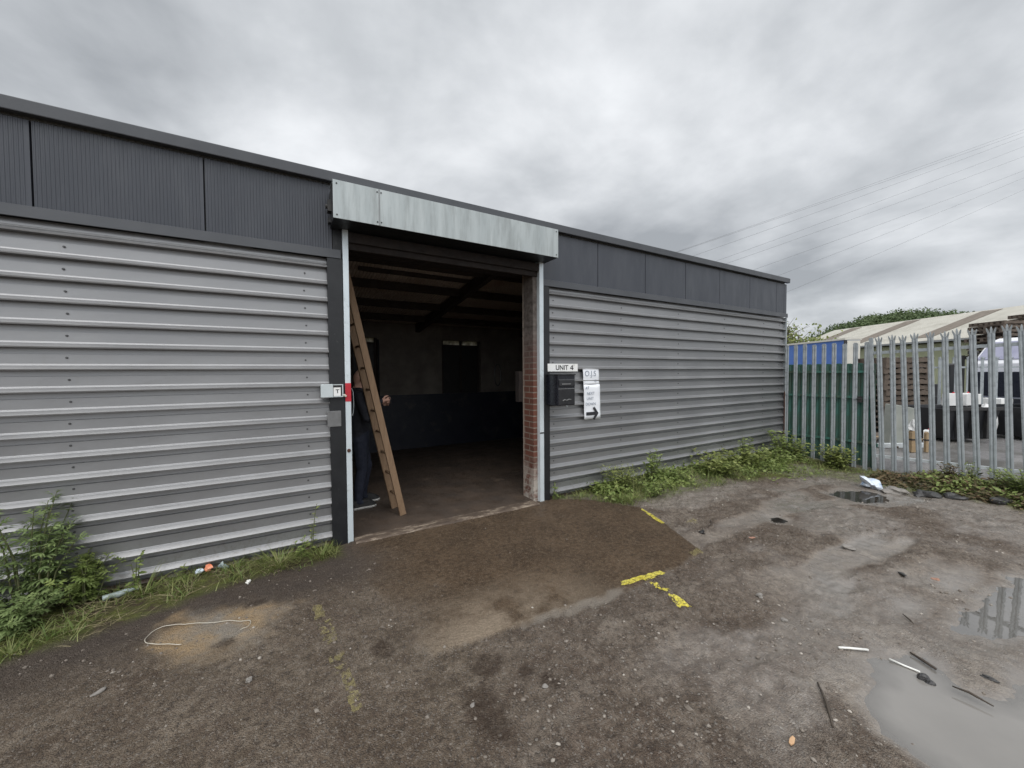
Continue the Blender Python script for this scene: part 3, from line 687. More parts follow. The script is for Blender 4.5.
# interior
b = MB(); b.box((.30, .252, -.05), (.47, YB-.2, 3.35)); b.build('inner_wall', MT['innerwall'], B)
b = MB(); b.box((7.4, .252, -.05), (7.55, YB-.2, 3.35)); b.build('inner_wall', MT['innerwall'], B)
DZ = 1.145; Y0 = 4.25
def backwall():
    b = MB()
    for a, c in ((.30, .75), (1.70, 3.10), (4.06, 7.55)): b.box((a, Y0, DZ), (c, YB, 2.9))
    for a, c in ((.75, 1.70), (3.10, 4.06)): b.box((a, Y0, 2.34), (c, YB, 2.9))
    b.build('inner_wall', MT['innerwall'], B)
    b = MB(); b.box((.30, Y0-.012, -.05), (7.55, YB, DZ)); b.build('wall_dado', MT['dado'], B)
    b = MB(); b.box((7.55, Y0, -.05), (8.9, YB, 2.9)); b.box((XL, Y0, -.05), (.30, YB, 2.9)); b.build('rear_wall', MT['brick'], B)
backwall()
for a, c in ((.75, 1.70), (3.10, 4.06)):
    b = MB(); mid = (a+c)/2
    b.box((a, Y0+.06, DZ), (a+.05, Y0+.11, 2.34)); b.box((c-.05, Y0+.06, DZ), (c, Y0+.11, 2.34)); b.box((mid-.025, Y0+.06, DZ), (mid+.025, Y0+.11, 2.34)); b.box((a+.05, Y0+.062, 2.21), (mid-.025, Y0+.108, 2.25)); b.box((mid+.025, Y0+.062, 2.21), (c-.05, Y0+.108, 2.25))
    w = b.build('window', MT['beam'], B)
    b = MB(); b.box((a+.05, Y0+.08, DZ), (mid-.025, Y0+.09, 2.21)); b.build('boarded_pane', MT['pale_door'], w)
    b = MB(); b.box((mid+.025, Y0+.08, DZ), (c-.05, Y0+.09, 2.21)); b.build('boarded_pane', MT['pale_door'], w)
    b = MB(); b.box((a+.05, Y0+.08, 2.25), (mid-.025, Y0+.083, 2.34)); b.build('pane', MT['frost'], w)
    b = MB(); b.box((mid+.025, Y0+.08, 2.25), (c-.05, Y0+.083, 2.34)); b.build('pane', MT['frost'], w)
def cz(y): return 3.17-.125*(y-.25)
b = MB(); b.prism([(.26, cz(.26)), (Y0, cz(Y0)), (Y0, cz(Y0)+.02), (.26, cz(.26)+.02)], 'X', .47, 7.4); b.build('ceiling_sheet', MT['ceil'], B)
for y in (.95, 1.85, 2.75, 3.6):
    b = MB(); b.box((.47, y-.035, cz(y)-.12), (7.4, y+.035, cz(y)-.012)); b.build('purlin', MT['beam'], B)
for y in (1.4,):
    b = MB(); b.box((.9, y-.02, cz(y)-.06), (2.6, y+.02, cz(y)-.005)); b.build('purlin', MT['beam'], B)
for x in (2.55, 5.2):
    b = MB(); b.beam((x, .26, cz(.26)-.10), (x, Y0+.1, cz(Y0+.1)-.10), .09, .16); b.build('rafter', MT['beam'], B)
b = MB(); b.tube([(1.72, Y0-.03, .02), (1.72, Y0-.03, 2.3)], .018, 8); b.build('conduit', MT['post'], B)
b = MB(); b.tube([(4.5+.09*math.cos(t), Y0-.03, 1.55+.26*math.sin(t)) for t in np.linspace(0, 6.28, 28)], .012, 6); tag(b.build('hung_hose', MT['black']), 'dark loop of hose hung on the inner back wall beside the boarded window', 'hose')
b = MB(); b.box((0.47, .01, -.12), (7.4, Y0, -.02)); tag(b.build('interior_floor', MT['floor']), kind='structure')
nx_, ny_ = 90, 12; b = MB()
for j in range(ny_+1):
    for i in range(nx_+1):
        x = .58+2.14*i/nx_; y = -.17+.18*j/ny_
        yy = y-.05*float(vn(x, y, .3, 3)) if j == 0 else y
        b.v.append((x, yy, -.052+.034*min(1, j/3)+.010*(float(fbm(x, y, .08, 3, 5))-.5))); b.r.append(0)
for j in range(ny_):
    for i in range(nx_): b.f.append((j*(nx_+1)+i, j*(nx_+1)+i+1, (j+1)*(nx_+1)+i+1, (j+1)*(nx_+1)+i)); b.m.append(0)
tag(b.build('door_sill', MT['sill'], smooth=True), kind='structure')
# wall switch boxes on the brick reveal
b = MB(); b.box((2.66, .247, 1.22), (2.72, .33, 1.62)); b.build('reveal_batten', MT['lintel'], B)

# ------------------------------------------------------------------ things on the facade
t = thing('unit_sign', 'white UNIT 4 sign plate fixed above the black letterbox', 'sign', (3.152, -.052, 1.663))
b = MB(); b.box((-.243, -.006, -.05), (.243, .012, .05)); b.build('plate', MT['white'], t, bevel=.002)
text('lettering', 'UNIT', .088, MT['ink'], t, (-.022, -.0075, -.002), bold=.0012)
b = MB(); b.prism([(.030, -.031), (.043, -.031), (.043, .031), (.030, .031)], 'Y', -.0081, -.0063); b.prism([(.0, -.016), (.0299, -.016), (.0299, -.004), (.0, -.004)], 'Y', -.0081, -.0063); b.prism([(.0431, -.016), (.054, -.016), (.054, -.004), (.0431, -.004)], 'Y', -.0081, -.0063)
b.prism([(.0, -.0039), (.013, -.0039), (.0299, .018), (.0299, .031)], 'Y', -.0081, -.0063); b.build('numeral', MT['ink'], t, (.115, 0, 0))
t = thing('letterbox', 'black metal letterbox mounted beneath the white unit number sign', 'letterbox', (2.89, 0, 1.19))
b = MB(); b.box((0, -.285, 0), (.268, -.045, .385)); b.build('body', MT['navybox'], t, bevel=.008)
b = MB(); b.box((-.006, -.295, .375), (.274, -.040, .392)); b.build('lid', MT['black'], t, bevel=.004)
b = MB(); b.prism([(-.286, .33), (-.297, .315), (-.300, .245), (-.286, .24)], 'X', .012, .256); f = b.build('flap', MT['black'], t, bevel=.002)
b = MB(); b.box((.05, -.3030, .262), (.19, -.3005, .276)); b.build('name_plate', MT['plate'], f)
b = MB(); b.box((.005, -.292, .205), (.263, -.2855, .214)); b.build('ledge', MT['plate'], t)
b = MB(); b.box((.01, -.2900, .012), (.258, -.2852, .195)); d = b.build('door', MT['black'], t, bevel=.003)
b = MB(); b.tube([(.07, -.291, .062), (.10, -.2915, .075), (.13, -.2915, .066), (.17, -.2915, .078), (.20, -.291, .072)], .007, 6); b.build('emblem', MT['plate'], d)
b = MB(); b.tube([(.134, -.286, -.004), (.134, -.30, -.012)], .008, 8); b.build('lock', MT['galvpale'], t)
b = MB(); b.box((.30, -.052, -.01), (.418, -.040, .385)); tag(b.build('backing_board', MT['cream'], t))
t = thing('paper_notice', 'upper white paper notice headed O.J.S taped to the ribbed wall', 'notice', (3.647, -.041, 1.545))
def sheet(t, w, h, seed, tilt):
    b = MB(); n, m = 8, 10; vs = []
    for j in range(m+1):
        for i in range(n+1):
            x = -w/2+w*i/n; z = -h/2+h*j/m
            vs.append((x+z*tilt, -.0022*math.sin(z*39+seed)-.0015*math.sin(x*17+seed*2), z))
    fs = [(j*(n+1)+i, j*(n+1)+i+1, (j+1)*(n+1)+i+1, (j+1)*(n+1)+i) for j in range(m) for i in range(n)]
    b.add(vs, fs); o = b.build('paper', MT['paper'], t, smooth=True); md = o.modifiers.new('thick', 'SOLIDIFY'); md.thickness = .0008; md.offset = 1
    return o
sheet(t, .286, .222, 1, -.05)
text('lettering', 'O.J.S', .105, MT['paleink'], t, (-.02, -.0075, .035), ext=.0004)
text('lettering', 'IS', .05, MT['paleink'], t, (.07, -.0075, -.065), ext=.0004)
t = thing('paper_notice', 'lower white paper notice with a thick black arrow pointing right', 'notice', (3.661, -.043, 1.196))
sheet(t, .294, .476, 2.2, -.02)
for s, z, x in (('AT', .19, -.09), ('NEXT', .115, -.03), ('UNIT', .045, -.04), ('DOWN', -.03, -.03)):
    text('lettering', s, .054, MT['paleink'], t, (x, -.0075, z), ext=.0004)
b = MB(); zc = -.160
arr = [(-.112, zc-.022), (.045, zc-.022), (.005, zc-.075), (.035, zc-.092), (.108, zc), (.035, zc+.092), (.005, zc+.075), (.045, zc+.022), (-.112, zc+.022)]
b.prism(arr, 'Y', -.0105, -.0075)
b.build('arrow', MT['ink'], t)
t = thing('key_switch_box', 'pale grey key switch box with a white marked label beside the doorway', 'switch box', (.40, -.048, 1.443))
b = MB(); b.box((-.092, -.045, -.062), (.012, .0, .062)); b.build('cover', MT['keygrey'], t, bevel=.004)
b = MB(); b.box((.012, -.030, -.060), (.1, .0, .060)); b.build('housing', MT['steel'], t, bevel=.003)
b = MB(); b.box((.014, -.040, -.060), (.1, -.030, -.052)); b.box((.014, -.040, .052), (.1, -.030, .060)); b.box((.092, -.040, -.052), (.1, -.030, .052)); b.build('rim', MT['keygrey'], t)
b = MB(); b.box((.016, -.038, -.050), (.078, -.0305, .030)); l = b.build('label_plate', MT['white'], t)
text('lettering', 'T', .05, MT['ink'], l, (.05, -.0387, -.008), bold=.001)
b = MB(); b.tube([(.1, -.018, -.042), (.118, -.02, -.05), (.124, -.02, -.06)], .012, 8); b.build('cable_gland', MT['cream'], t)
b = MB(); b.box((.362, -.056, 1.10), (.482, -.0485, 1.25)); tag(b.build('blank_plate', MT['plate'], bevel=.003), 'plain square grey metal plate screwed to the dark post beneath the key switch box', 'plate')
b = MB(); b.tube([(.585, -.01, 1.46), (.60, .0, 1.42), (.604, .0, 1.3), (.598, -.0, 1.22), (.588, -.005, 1.19)], .004, 6)
tag(b.build('pull_cord', MT['galvpale']), 'thin pale loop of cord hanging behind the shutter guide rail', 'cord')

# ------------------------------------------------------------------ ladder
lad = thing('wooden_ladder', 'old wooden ladder leaning up inside the doorway beside the man', 'ladder', (1.167, .373, -.02))
topd = Vector((.655, .40, 2.47))-Vector((1.167, .373, 0)); topd.normalize(); LL = 2.86
wdir = Vector((-.025, .29, 0))
for o_ in (Vector((0, 0, 0)), wdir):
    b = MB(); pr = topd.cross(wdir.normalized())
    b.beam(o_, o_+topd*LL, .036, .072, up=tuple(pr)); b.build('stile', MT['wood'], lad, bevel=.004)
for k in range(11):
    p = topd*(.22+.25*k); b = MB(); b.tube([p-wdir*.06, p+wdir*1.06], .014, 8)
    b.build('rung', MT['wood'], lad, smooth=True)

# ------------------------------------------------------------------ person
_ico = None
def skin_mesh(vs, es, rad, sub=2):
    # closed tapered limbs: rows of overlapping ellipsoids along each bone, later fused by the voxel remesh
    global _ico
    if _ico is None:
        bm = bmesh.new(); bmesh.ops.create_icosphere(bm, subdivisions=2, radius=1)
        _ico = (np.array([v.co[:] for v in bm.verts]), [tuple(v.index for v in f.verts) for f in bm.faces]); bm.free()
    V = []; F = []; R = [r if isinstance(r, tuple) else (r, r) for r in rad]
    for a, c in es:
        p, q = np.array(vs[a], float), np.array(vs[c], float); ra, rc = np.array(R[a]), np.array(R[c])
        n = max(2, int(np.linalg.norm(q-p)/(min(ra.min(), rc.min())*.28))+1)
        for i in range(n+1):
            u = i/n; r = ra*(1-u)+rc*u; o = len(V)
            V += [tuple(x) for x in (p*(1-u)+q*u)+_ico[0]*np.array((r[0], r[1], min(r)))]
            F += [tuple(k+o for k in f) for f in _ico[1]]
    me = bpy.data.meshes.new('t'); me.from_pydata(V, [], F); return me
def person():
    # faces +X, feet at z = 0
    V = []; E = []; RD = []
    def add(p, r, par=None):
        V.append(p); RD.append(r)
        if par is not None: E.append((par, len(V)-1))
        return len(V)-1
    pel = add((0, 0, .90), (.12, .155)); sp = add((-.025, 0, 1.05), (.115, .15), pel); ch = add((-.045, 0, 1.24), (.125, .175), sp)
    up = add((-.03, 0, 1.36), (.09, .13), ch); nk = add((.0, 0, 1.45), .058, up); hd0 = add((.025, 0, 1.50), .06, nk)
    hands = []
    for s, wx, wz in ((1, .27, 1.245), (-1, .27, 1.285)):
        sh = add((-.035, s*.19, 1.36), .068, up); el = add((.02, s*.245, 1.10), .05, sh); el2 = add((.05, s*.24, 1.09), .047, el)
        w = add((wx-.06, s*.11, wz-.02), .032, el2); w2 = add((wx, s*.085, wz), .03, w); hands.append((V[w2], s))
    for s, fx in ((1, .08), (-1, -.03)):
        hp = add((fx*.3, s*.09, .82), .098, pel); kn = add((fx+.03, s*.10, .47), .068, hp); cf = add((fx+.0, s*.10, .30), .064, kn); an = add((fx-.02, s*.10, .09), .045, cf); add((fx+.06, s*.105, .05), .035, an)
    ms = [skin_mesh(V, E, RD, 2)]
    for (hx, hy, hz), s in hands:       # palm and five fingers closing on the phone
        v = [(hx-.01, hy, hz), (hx+.035, hy-s*.01, hz+.004), (hx+.07, hy-s*.02, hz+.006)]; ms.append(skin_mesh(v, [(0, 1), (1, 2)], [(.028, .020), (.040, .018), (.038, .015)], 1))
        for k in range(4):
            oz = .030-.020*k; L = (.9, 1, .95, .75)[k]
            b0 = Vector((hx+.06, hy-s*.02, hz+oz)); b1 = b0+Vector((.036*L, -s*.012, .002)); b2 = b1+Vector((.018*L, -s*.026, 0)); b3 = b2+Vector((-.004, -s*.020, 0))
            ms.append(skin_mesh([tuple(b0), tuple(b1), tuple(b2), tuple(b3)], [(0, 1), (1, 2), (2, 3)], [.0105, .0098, .009, .008], 1))
        b0 = Vector((hx+.015, hy-s*.015, hz+.026)); b1 = b0+Vector((.02, -s*.02, .022)); b2 = b1+Vector((.03, -s*.014, .006)); b3 = b2+Vector((.02, -s*.004, -.002))
        ms.append(skin_mesh([tuple(b0), tuple(b1), tuple(b2), tuple(b3)], [(0, 1), (1, 2), (2, 3)], [.013, .0115, .010, .0085], 1))
    bm = bmesh.new()
    for m in ms: bm.from_mesh(m)
    # head with a face
    hm = bmesh.new(); bmesh.ops.create_uvsphere(hm, u_segments=28, v_segments=20, radius=1)
    for v in hm.verts:
        x, y, z = v.co; jaw = max(0, -z)
        fx = .094*(1-.06*jaw)*x+.022*jaw*max(0, x); v.co = Vector((fx, y*.073*(1-.28*jaw), z*(.112 if z > 0 else .108)))
    rot = Matrix.Translation((.035, 0, 1.565)) @ Matrix.Rotation(R_(18), 4, 'Y')
    def ell(c, r):
        k = bmesh.ops.create_icosphere(hm, subdivisions=2, radius=1)['verts']
        for v in k: v.co = Vector((c[0]+v.co.x*r[0], c[1]+v.co.y*r[1], c[2]+v.co.z*r[2]))
    ell((.103, 0, -.028), (.022, .014, .024)); ell((.094, 0, .0), (.010, .010, .03)); ell((.088, .03, .022), (.016, .026, .009)); ell((.088, -.03, .022), (.016, .026, .009))
    ell((.088, 0, -.066), (.014, .024, .008)); ell((.084, 0, -.078), (.014, .020, .008)); ell((.080, 0, -.10), (.022, .024, .016))
    for s in (1, -1): ell((-.004, s*.078, -.008), (.024, .012, .034)); ell((.086, s*.031, .004), (.013, .015, .009))
    hm.transform(rot); tm = bpy.data.meshes.new('t'); hm.to_mesh(tm); hm.free(); bm.from_mesh(tm)
    me = bpy.data.meshes.new('person'); bm.to_mesh(me); bm.free()
    o = bpy.data.objects.new('person', me); COL.objects.link(o)
    rm = o.modifiers.new('r', 'REMESH'); rm.mode = 'VOXEL'; rm.voxel_size = .0065
    sm = o.modifiers.new('sm', 'SMOOTH'); sm.iterations = 4
    dg = bpy.context.evaluated_depsgraph_get(); dg.update()
    m2 = bpy.data.meshes.new_from_object(o.evaluated_get(dg)); o.modifiers.clear(); o.data = m2; m2.name = 'person'
    for m in (MT['jacket'], MT['skin'], MT['jeans'], MT['shoe']): m2.materials.append(m)
    H = [Vector(h[0]) for h in hands]
    for p in m2.polygons:
        c = p.center; i = 0
        if c.z < .90+.03*math.sin(c.x*20): i = 2
        if c.z > 1.455-.25*max(0, c.x-.0) and abs(c.y) < .1 and c.x < .18: i = 1
        for h in H:
            if c.x > h.x-.015 and (c-h).length < .2: i = 1
        p.material_index = i; p.use_smooth = True
    # displaced cloth folds
    tex_n = m2.vertices
    co = np.empty(len(tex_n)*3); tex_n.foreach_get('co', co); co = co.reshape(-1, 3)
    nn = np.empty(len(tex_n)*3); m2.vertex_normals.foreach_get('vector', nn); nn = nn.reshape(-1, 3)
    amp = np.where((co[:, 2] < 1.40) & (co[:, 0] < .22), .006, 0)
    d = (fbm(co[:, 0]*1.0+co[:, 1]*.7+3, co[:, 2]*1.8+co[:, 1]*.6, .13, 3, 4)-.5)*2*amp
    co = co+nn*d[:, None]; tex_n.foreach_set('co', co.ravel()); m2.update()
    tag(o, 'man in dark jacket and jeans standing behind the ladder holding a phone', 'person')
    for s, fx in ((1, .08), (-1, -.03)):
        out = [(-.085, -.032), (-.07, -.042), (0, -.042), (.09, -.050), (.15, -.046), (.185, -.025), (.192, 0), (.18, .025), (.15, .042), (.09, .046), (0, .040), (-.07, .040), (-.085, .03)]
        b = MB(); n = len(out)
        lv = [(0, 1.0), (.026, 1.0), (.028, .96), (.05, .92)]
        vs = []
        for z, k in lv: vs += [(p[0]*k, p[1]*k, z) for p in out]
        for z, k in ((.075, .8), (.105, .62)): vs += [((p[0]-.02 if p[0] < .03 else (.03+(p[0]-.03)*max(0., 1-(z-.05)*11))-.02)*(.9 if z > .08 else 1)+.015, p[1]*k, z) for p in out]
        fs = []; mi = []
        for l in range(5):
            for k in range(n):
                fs.append((l*n+k, l*n+(k+1) % n, (l+1)*n+(k+1) % n, (l+1)*n+k))
        b.add(vs, [tuple(range(n-1, -1, -1))]+fs[:n], 1); base = len(b.v)
        b.f += [f for f in fs[n:]]+[tuple(5*n+k for k in range(n))]; b.m += [0]*(4*n+1)
        sh = b.build('shoe', [MT['shoe'], MT['sole']], o, (fx-.0, s*.105, .003), smooth=True)
        b = MB()
        for q in range(4): b.beam((.03+.022*q, -.028, .093-.010*q), (.03+.022*q, .028, .093-.010*q), .006, .004)
        b.build('laces', MT['sole'], sh)
    return o
P = person(); P.location = (.80, .95, -.02); P.rotation_euler = (0, 0, R_(6))
b = MB(); b.box((-.005, -.075, -.04), (.005, .075, .04))
ph = b.build('phone', MT['black'], None, (.80+.365, .95+.03, 1.262), (0, R_(-12), R_(6)), bevel=.003)
tag(ph, 'black phone gripped in both hands of the man inside the doorway', 'phone')
b = MB(); b.box((.0052, -.068, -.034), (.0058, .068, .034)); b.build('screen', MT['glass'], ph)

# ------------------------------------------------------------------ palisade fences
def pale_mb(h0, h1, w, splay=True):
    b = MB(); k = w/.07
    sec = [(-.035*k, 0), (-.030*k, -.012), (-.014*k, -.015), (0, -.004), (.014*k, -.015), (.030*k, -.012), (.035*k, 0), (.030*k, .004), (0, .006), (-.030*k, .004)]
    zt = h1-.10 if splay else h1-.04
    b.prism(sec, 'Z', h0, zt)
    if splay:
        for x0, x1, dx, dz, yo in ((-.034, -.013, -.020, .080, -.012), (-.012, .012, 0, .10, 0), (.013, .034, .020, .080, -.012)):
            x0 *= k; x1 *= k; xm = (x0+x1)/2+dx*k
            vs = [(x0, -.012, zt), (x1, -.012, zt), (x1, .002, zt), (x0, .002, zt)]
            md = [(x0+dx*k*.55, -.012+yo*.5, zt+dz*.55), (x1+dx*k*.55, -.012+yo*.5, zt+dz*.55), (x1+dx*k*.55, .002+yo*.5, zt+dz*.55), (x0+dx*k*.55, .002+yo*.5, zt+dz*.55)]
            tp = [(xm-.004, -.010+yo, zt+dz), (xm+.004, -.010+yo, zt+dz), (xm+.004, 0+yo, zt+dz), (xm-.004, 0+yo, zt+dz)]
            q = [(0,1,5,4),(1,2,6,5),(2,3,7,6),(3,0,4,7)]
            b.add(vs+md+tp, q+[tuple(i+4 for i in f) for f in q]+[(8,9,10,11),(3,2,1,0)])
    else:
        b.prism([(-.035*k, zt), (.035*k, zt), (.030*k, zt+.022), (.014*k, zt+.036), (-.014*k, zt+.036), (-.030*k, zt+.022)], 'Y', -.011, .002)
    return b
FX = 8.90
# local frame: x runs along the fence towards the road (world -Y), y = behind (world +X)
def fence_root(name, label, cat, x, y, z=0, tilt=0, group=None):
    t = thing(name, label, cat, (x, y, z), -math.pi/2, group)
    t.rotation_euler = (0, tilt, -math.pi/2)
    return t
gate = fence_root('palisade_gate', 'grey galvanised palisade gate with rounded pales next to the building corner', 'gate', FX, -.02)
g0 = None
for k in range(9):
    x = .05+k*.158
    if g0 is None:
        g0 = pale_mb(-.155, 2.13, .072, False).build('pale', MT['galvpale'], gate, (x, 0, 0))
        for z in (.32, 1.12, 1.58):
            b = MB(); b.tube([(0, -.008, z), (0, -.026, z)], .010, 8); b.build('bolt', MT['galvpale'], g0)
    else: cp(g0, gate, (x, 0, -.004*k+.01*((k*7) % 3-1)))
for z in (.32, 1.12, 1.58):
    b = MB(); b.box((.01, .006, z-.02), (1.42, .035, z+.02)); b.build('rail', MT['green'], gate)
b = MB(); b.box((1.20, -.02, 1.03), (1.265, .0, 1.14)); b.tube([(1.18, -.025, 1.09), (1.28, -.025, 1.09)], .008, 8); b.build('lock', MT['steel'], gate)
fen = fence_root('palisade_fence', 'grey galvanised palisade fence with split pointed tops along the yard', 'fence', FX, -1.46, 0, -R_(2.0))
b = MB(); b.box((-.025, -.02, -.2), (.025, .03, 2.17)); b.build('post', MT['galvpale'], fen, bevel=.004)
f0 = None
for k in range(26):
    x = .105+k*.153
    dz = .012*math.sin(k*2.3)
    if f0 is None: f0 = pale_mb(-.17, 2.185, .072, True).build('pale', MT['galvpale'], fen, (x, 0, 0))
    else: cp(f0, fen, (x, 0, dz)).rotation_euler = (0, R_(.5)*math.sin(k*1.7), 0)
b = MB(); b.box((0, .006, 1.88), (4.1, .05, 1.93)); b.build('rail', MT['galvpale'], fen)
b = MB(); b.box((0, .006, .085), (4.1, .05, .130)); b.build('rail', MT['railw'], fen)
for x in (2.75,):
    b = MB(); b.box((x-.05, .052, -.2), (x+.05, .11, 2.05)); b.build('post', MT['galvpale'], fen)
grn = fence_root('green_palisade_fence', 'dark green steel palisade panel filling the gaps close behind the grey gate', 'fence', FX+.075, -.02)
g0 = None
for k in range(9):
    x = .098+k*.158
    if g0 is None: g0 = pale_mb(-.15, 1.735, .118, False).build('pale', MT['green'], grn, (x, 0, 0))
    else: cp(g0, grn, (x, .003*(k % 2), .010*math.sin(k*3.1)))
for z in (.28, 1.40):
    b = MB(); b.box((0, .014, z-.03), (1.45, .055, z+.03)); b.build('rail', MT['green'], grn)

# ------------------------------------------------------------------ yard beyond (camera-heading frame)
HD = R_(30.548); CY = -4.0859
def W(X, Z): return (X*math.cos(HD)+Z*math.sin(HD), CY-X*math.sin(HD)+Z*math.cos(HD))
def yard(name, label, cat, X, Z, z=-.10, rz=0, group=None):
    x, y = W(X, Z); return thing(name, label, cat, (x, y, z), -HD+rz, group)
GZ = -.10
# long shed; local x away to the right, y straight away
t = yard('long_shed', 'long shed with cream fibre roof, brown rooflight strips and pale green walls', 'shed', 26.6, 12.0)
b = MB(); b.box((0, 0, 0), (10, 26, 3.35)); b.build('wall', MT['shedwall'], t)
b = MB(); b.prism([(0, 3.352), (10, 3.352), (5, 5.3)], 'Y', 0.05, 25.95); b.build('gable', MT['shedwall'], t)
b = MB(); b.prism([(-.35, 3.50), (5, 5.60), (10.35, 3.50), (10.35, 3.56), (5, 5.66), (-.35, 3.56)], 'Y', -.3, 26.3); rf = b.build('roof', MT['shedroof'], t)
for y0 in (8.0, 13.0, 18.0, 23.0, 3.0):
    b = MB(); sl = 2.10/5.35
    b.prism([(.25, 3.56+sl*.60+.012), (4.75, 3.56+sl*5.10+.012), (4.75, 3.56+sl*5.10+.03), (.25, 3.56+sl*.60+.03)], 'Y', y0, y0+1.15); b.build('rooflight', MT['rooflight'], rf)
b = MB(); b.box((-.46, -.3, 3.43), (-.352, 26.3, 3.53)); b.build('gutter', MT['gutter'], t)
# blue store
t = yard('blue_store', 'long blue sheeted store with pale edge behind the green fence', 'store', 11.95, 14.0)
b = MB(); b.box((0, 0, 0), (.52, 8, 2.80)); b.build('body', MT['blue'], t)
b = MB(); b.box((-.04, -.03, 2.80), (.56, 8.03, 2.865)); b.build('capping', MT['paleend'], t)
b = MB(); b.box((.04, -.035, 0), (.50, -.004, 2.78)); b.build('end_panel', MT['paleend'], t)
b = MB(); b.box((-.035, -.03, 0), (.035, .03, 2.79)); b.build('corner_post', MT['steel'], t)
# timber / pallet stacks
def pallet(parent_label, X, Z, z, grp, rz=0, w=1.2, d=1.0):
    t = yard('pallet', parent_label, 'pallet', X, Z, z, rz, grp)
    for k in range(7):
        b = MB(); x = k*(w-.1)/6; b.box((x, 0, .122), (x+.1, d, .144)); b.build('top_board', MT['pallet'], t)
    for k in range(3):
        b = MB(); y = k*(d-.1)/2; b.box((0, y, .022), (w, y+.1, .12)); b.build('bearer', MT['pallet'], t)
    for k in range(3):
        b = MB(); x = k*(w-.1)/2; b.box((x, 0, 0), (x+.1, d, .02)); b.build('bottom_board', MT['pallet'], t)
    return t
def tree_copy(o, loc, label=None, rz=0):
    c = o.copy(); COL.objects.link(c); c.location = loc
    c.rotation_euler = (0, 0, o.rotation_euler.z+rz)
    if label: c['label'] = label
    for ch in o.children: cp(ch, c)
    return c
p0 = pallet('weathered pallet in the brown stack seen through the fence near the gate', 9.95, 10.4, GZ, 'pallets stacked in the yard')
for col, (X, Z) in enumerate(((9.95, 10.4),)):
    for k in range(14 if col == 0 else 13):
        if col == 0 and k == 0: continue
        x, y = W(X+.03*math.sin(k*2.1), Z+.02*math.cos(k*1.3))
        tree_copy(p0, (x, y, GZ+k*.146), rz=.03*math.sin(k*3.3))
p1 = pallet('brown pallet in the tall stack rising behind the white lorry', 19.6, 15.6, GZ+2.2, 'pallets stacked behind the lorry', w=1.6, d=1.2)
for col, X in enumerate((19.6, 21.3)):
    for k in range(9 if col == 0 else 11):
        if col == 0 and k == 0: continue
        x, y = W(X+.12*math.sin(k*2.7+col), 15.6); tree_copy(p1, (x, y, GZ+2.2+k*.165), rz=.05*math.sin(k*1.9+col))
for k, (X, z, lb) in enumerate(((12.95, .83, 'black slatted crate resting on the right skip, left of its neighbour'), (13.62, .83, 'black slatted crate resting at the right on the skip'), (13.25, 1.22, 'black slatted crate on top of the two on the skip'))):
    q = yard('crate', lb, 'crate', X, 9.45, GZ+z, .04*k, 'black crates on the skip')
    b = MB(); b.box((0, 0, 0), (.6, .4, .02)); b.build('bottom', MT['skip'], q)
    b = MB()
    for zz in (.02, .14, .26): b.box((0, 0, zz), (.6, .02, zz+.08)); b.box((0, .38, zz), (.6, .4, zz+.08)); b.box((0, .021, zz), (.02, .379, zz+.08)); b.box((.58, .021, zz), (.6, .379, zz+.08))
    b.build('slatted_sides', MT['skip'], q)
    b = MB()
    for xx in (.001, .559):
        for yy in (-.003, .363): b.box((xx, yy, .0), (xx+.04, yy+.04, .36))
    b.build('corner_posts', MT['skip'], q)
t = yard('storage_rack', 'dark steel rack carrying the tall brown pallet stack', 'rack', 19.4, 15.5)
for x in (0, 1.8, 3.6):
    for y in (0, 1.3):
        b = MB(); b.box((x, y, 0), (x+.1, y+.1, 2.32)); b.build('upright', MT['steel'], t)
b = MB(); b.box((0, -.02, 2.15), (3.7, .0-.001, 2.3)); b.box((0, 1.401, 2.15), (3.7, 1.42, 2.3)); b.build('beam', MT['steel'], t)
# white van, front to the left
t = yard('white_lorry', 'white lorry cab with lilac windscreen parked facing left behind the slim far fence', 'lorry', 17.3, 12.6)
prof = [(0, .5), (-.02, 1.92), (.10, 2.04), (.62, 2.72), (1.0, 2.86), (1.9, 2.88), (1.95, 1.1), (5.6, 1.1), (5.6, .7), (4.75, .7), (3.65, .7), (1.62, .7), (1.5, .8), (.6, .8), (.5, .5)]
b = MB(); b.prism(prof, 'Y', 0, 2.1); b.build('body', MT['van'], t, bevel=.03)
b = MB(); b.prism([(.10, 2.06), (.60, 2.70), (.585, 2.715), (.085, 2.075)], 'Y', .10, 2.0); b.build('windscreen', MT['glass'], t)
b = MB(); b.prism([(.45, 1.75), (1.5, 1.75), (1.5, 2.55), (.72, 2.55)], 'Y', -.014, -.002); b.build('window', MT['glass'], t)
b = MB(); b.box((-.05, .2, .75), (-.022, 1.9, 1.62)); b.build('grille', MT['black'], t)
b = MB(); b.box((-.10, .02, .42), (-.001, 2.08, .70)); b.build('bumper', MT['skip'], t, bevel=.02)
for y in (.12, 1.72):
    b = MB(); b.box((-.115, y, .5), (-.101, y+.26, .64)); b.build('headlight', MT['frost'], t)
for x in (1.05, 4.2):
    for y in (-.02, 1.86):
        b = MB(); b.tube([(x, y, .42), (x, y+.25, .42)], .42, 20); w = b.build('wheel', MT['tyre'], t)
        b = MB(); b.tube([(x, y-.006, .42), (x, y+.19, .42)], .22, 16); b.build('rim', MT['galvpale'], w)
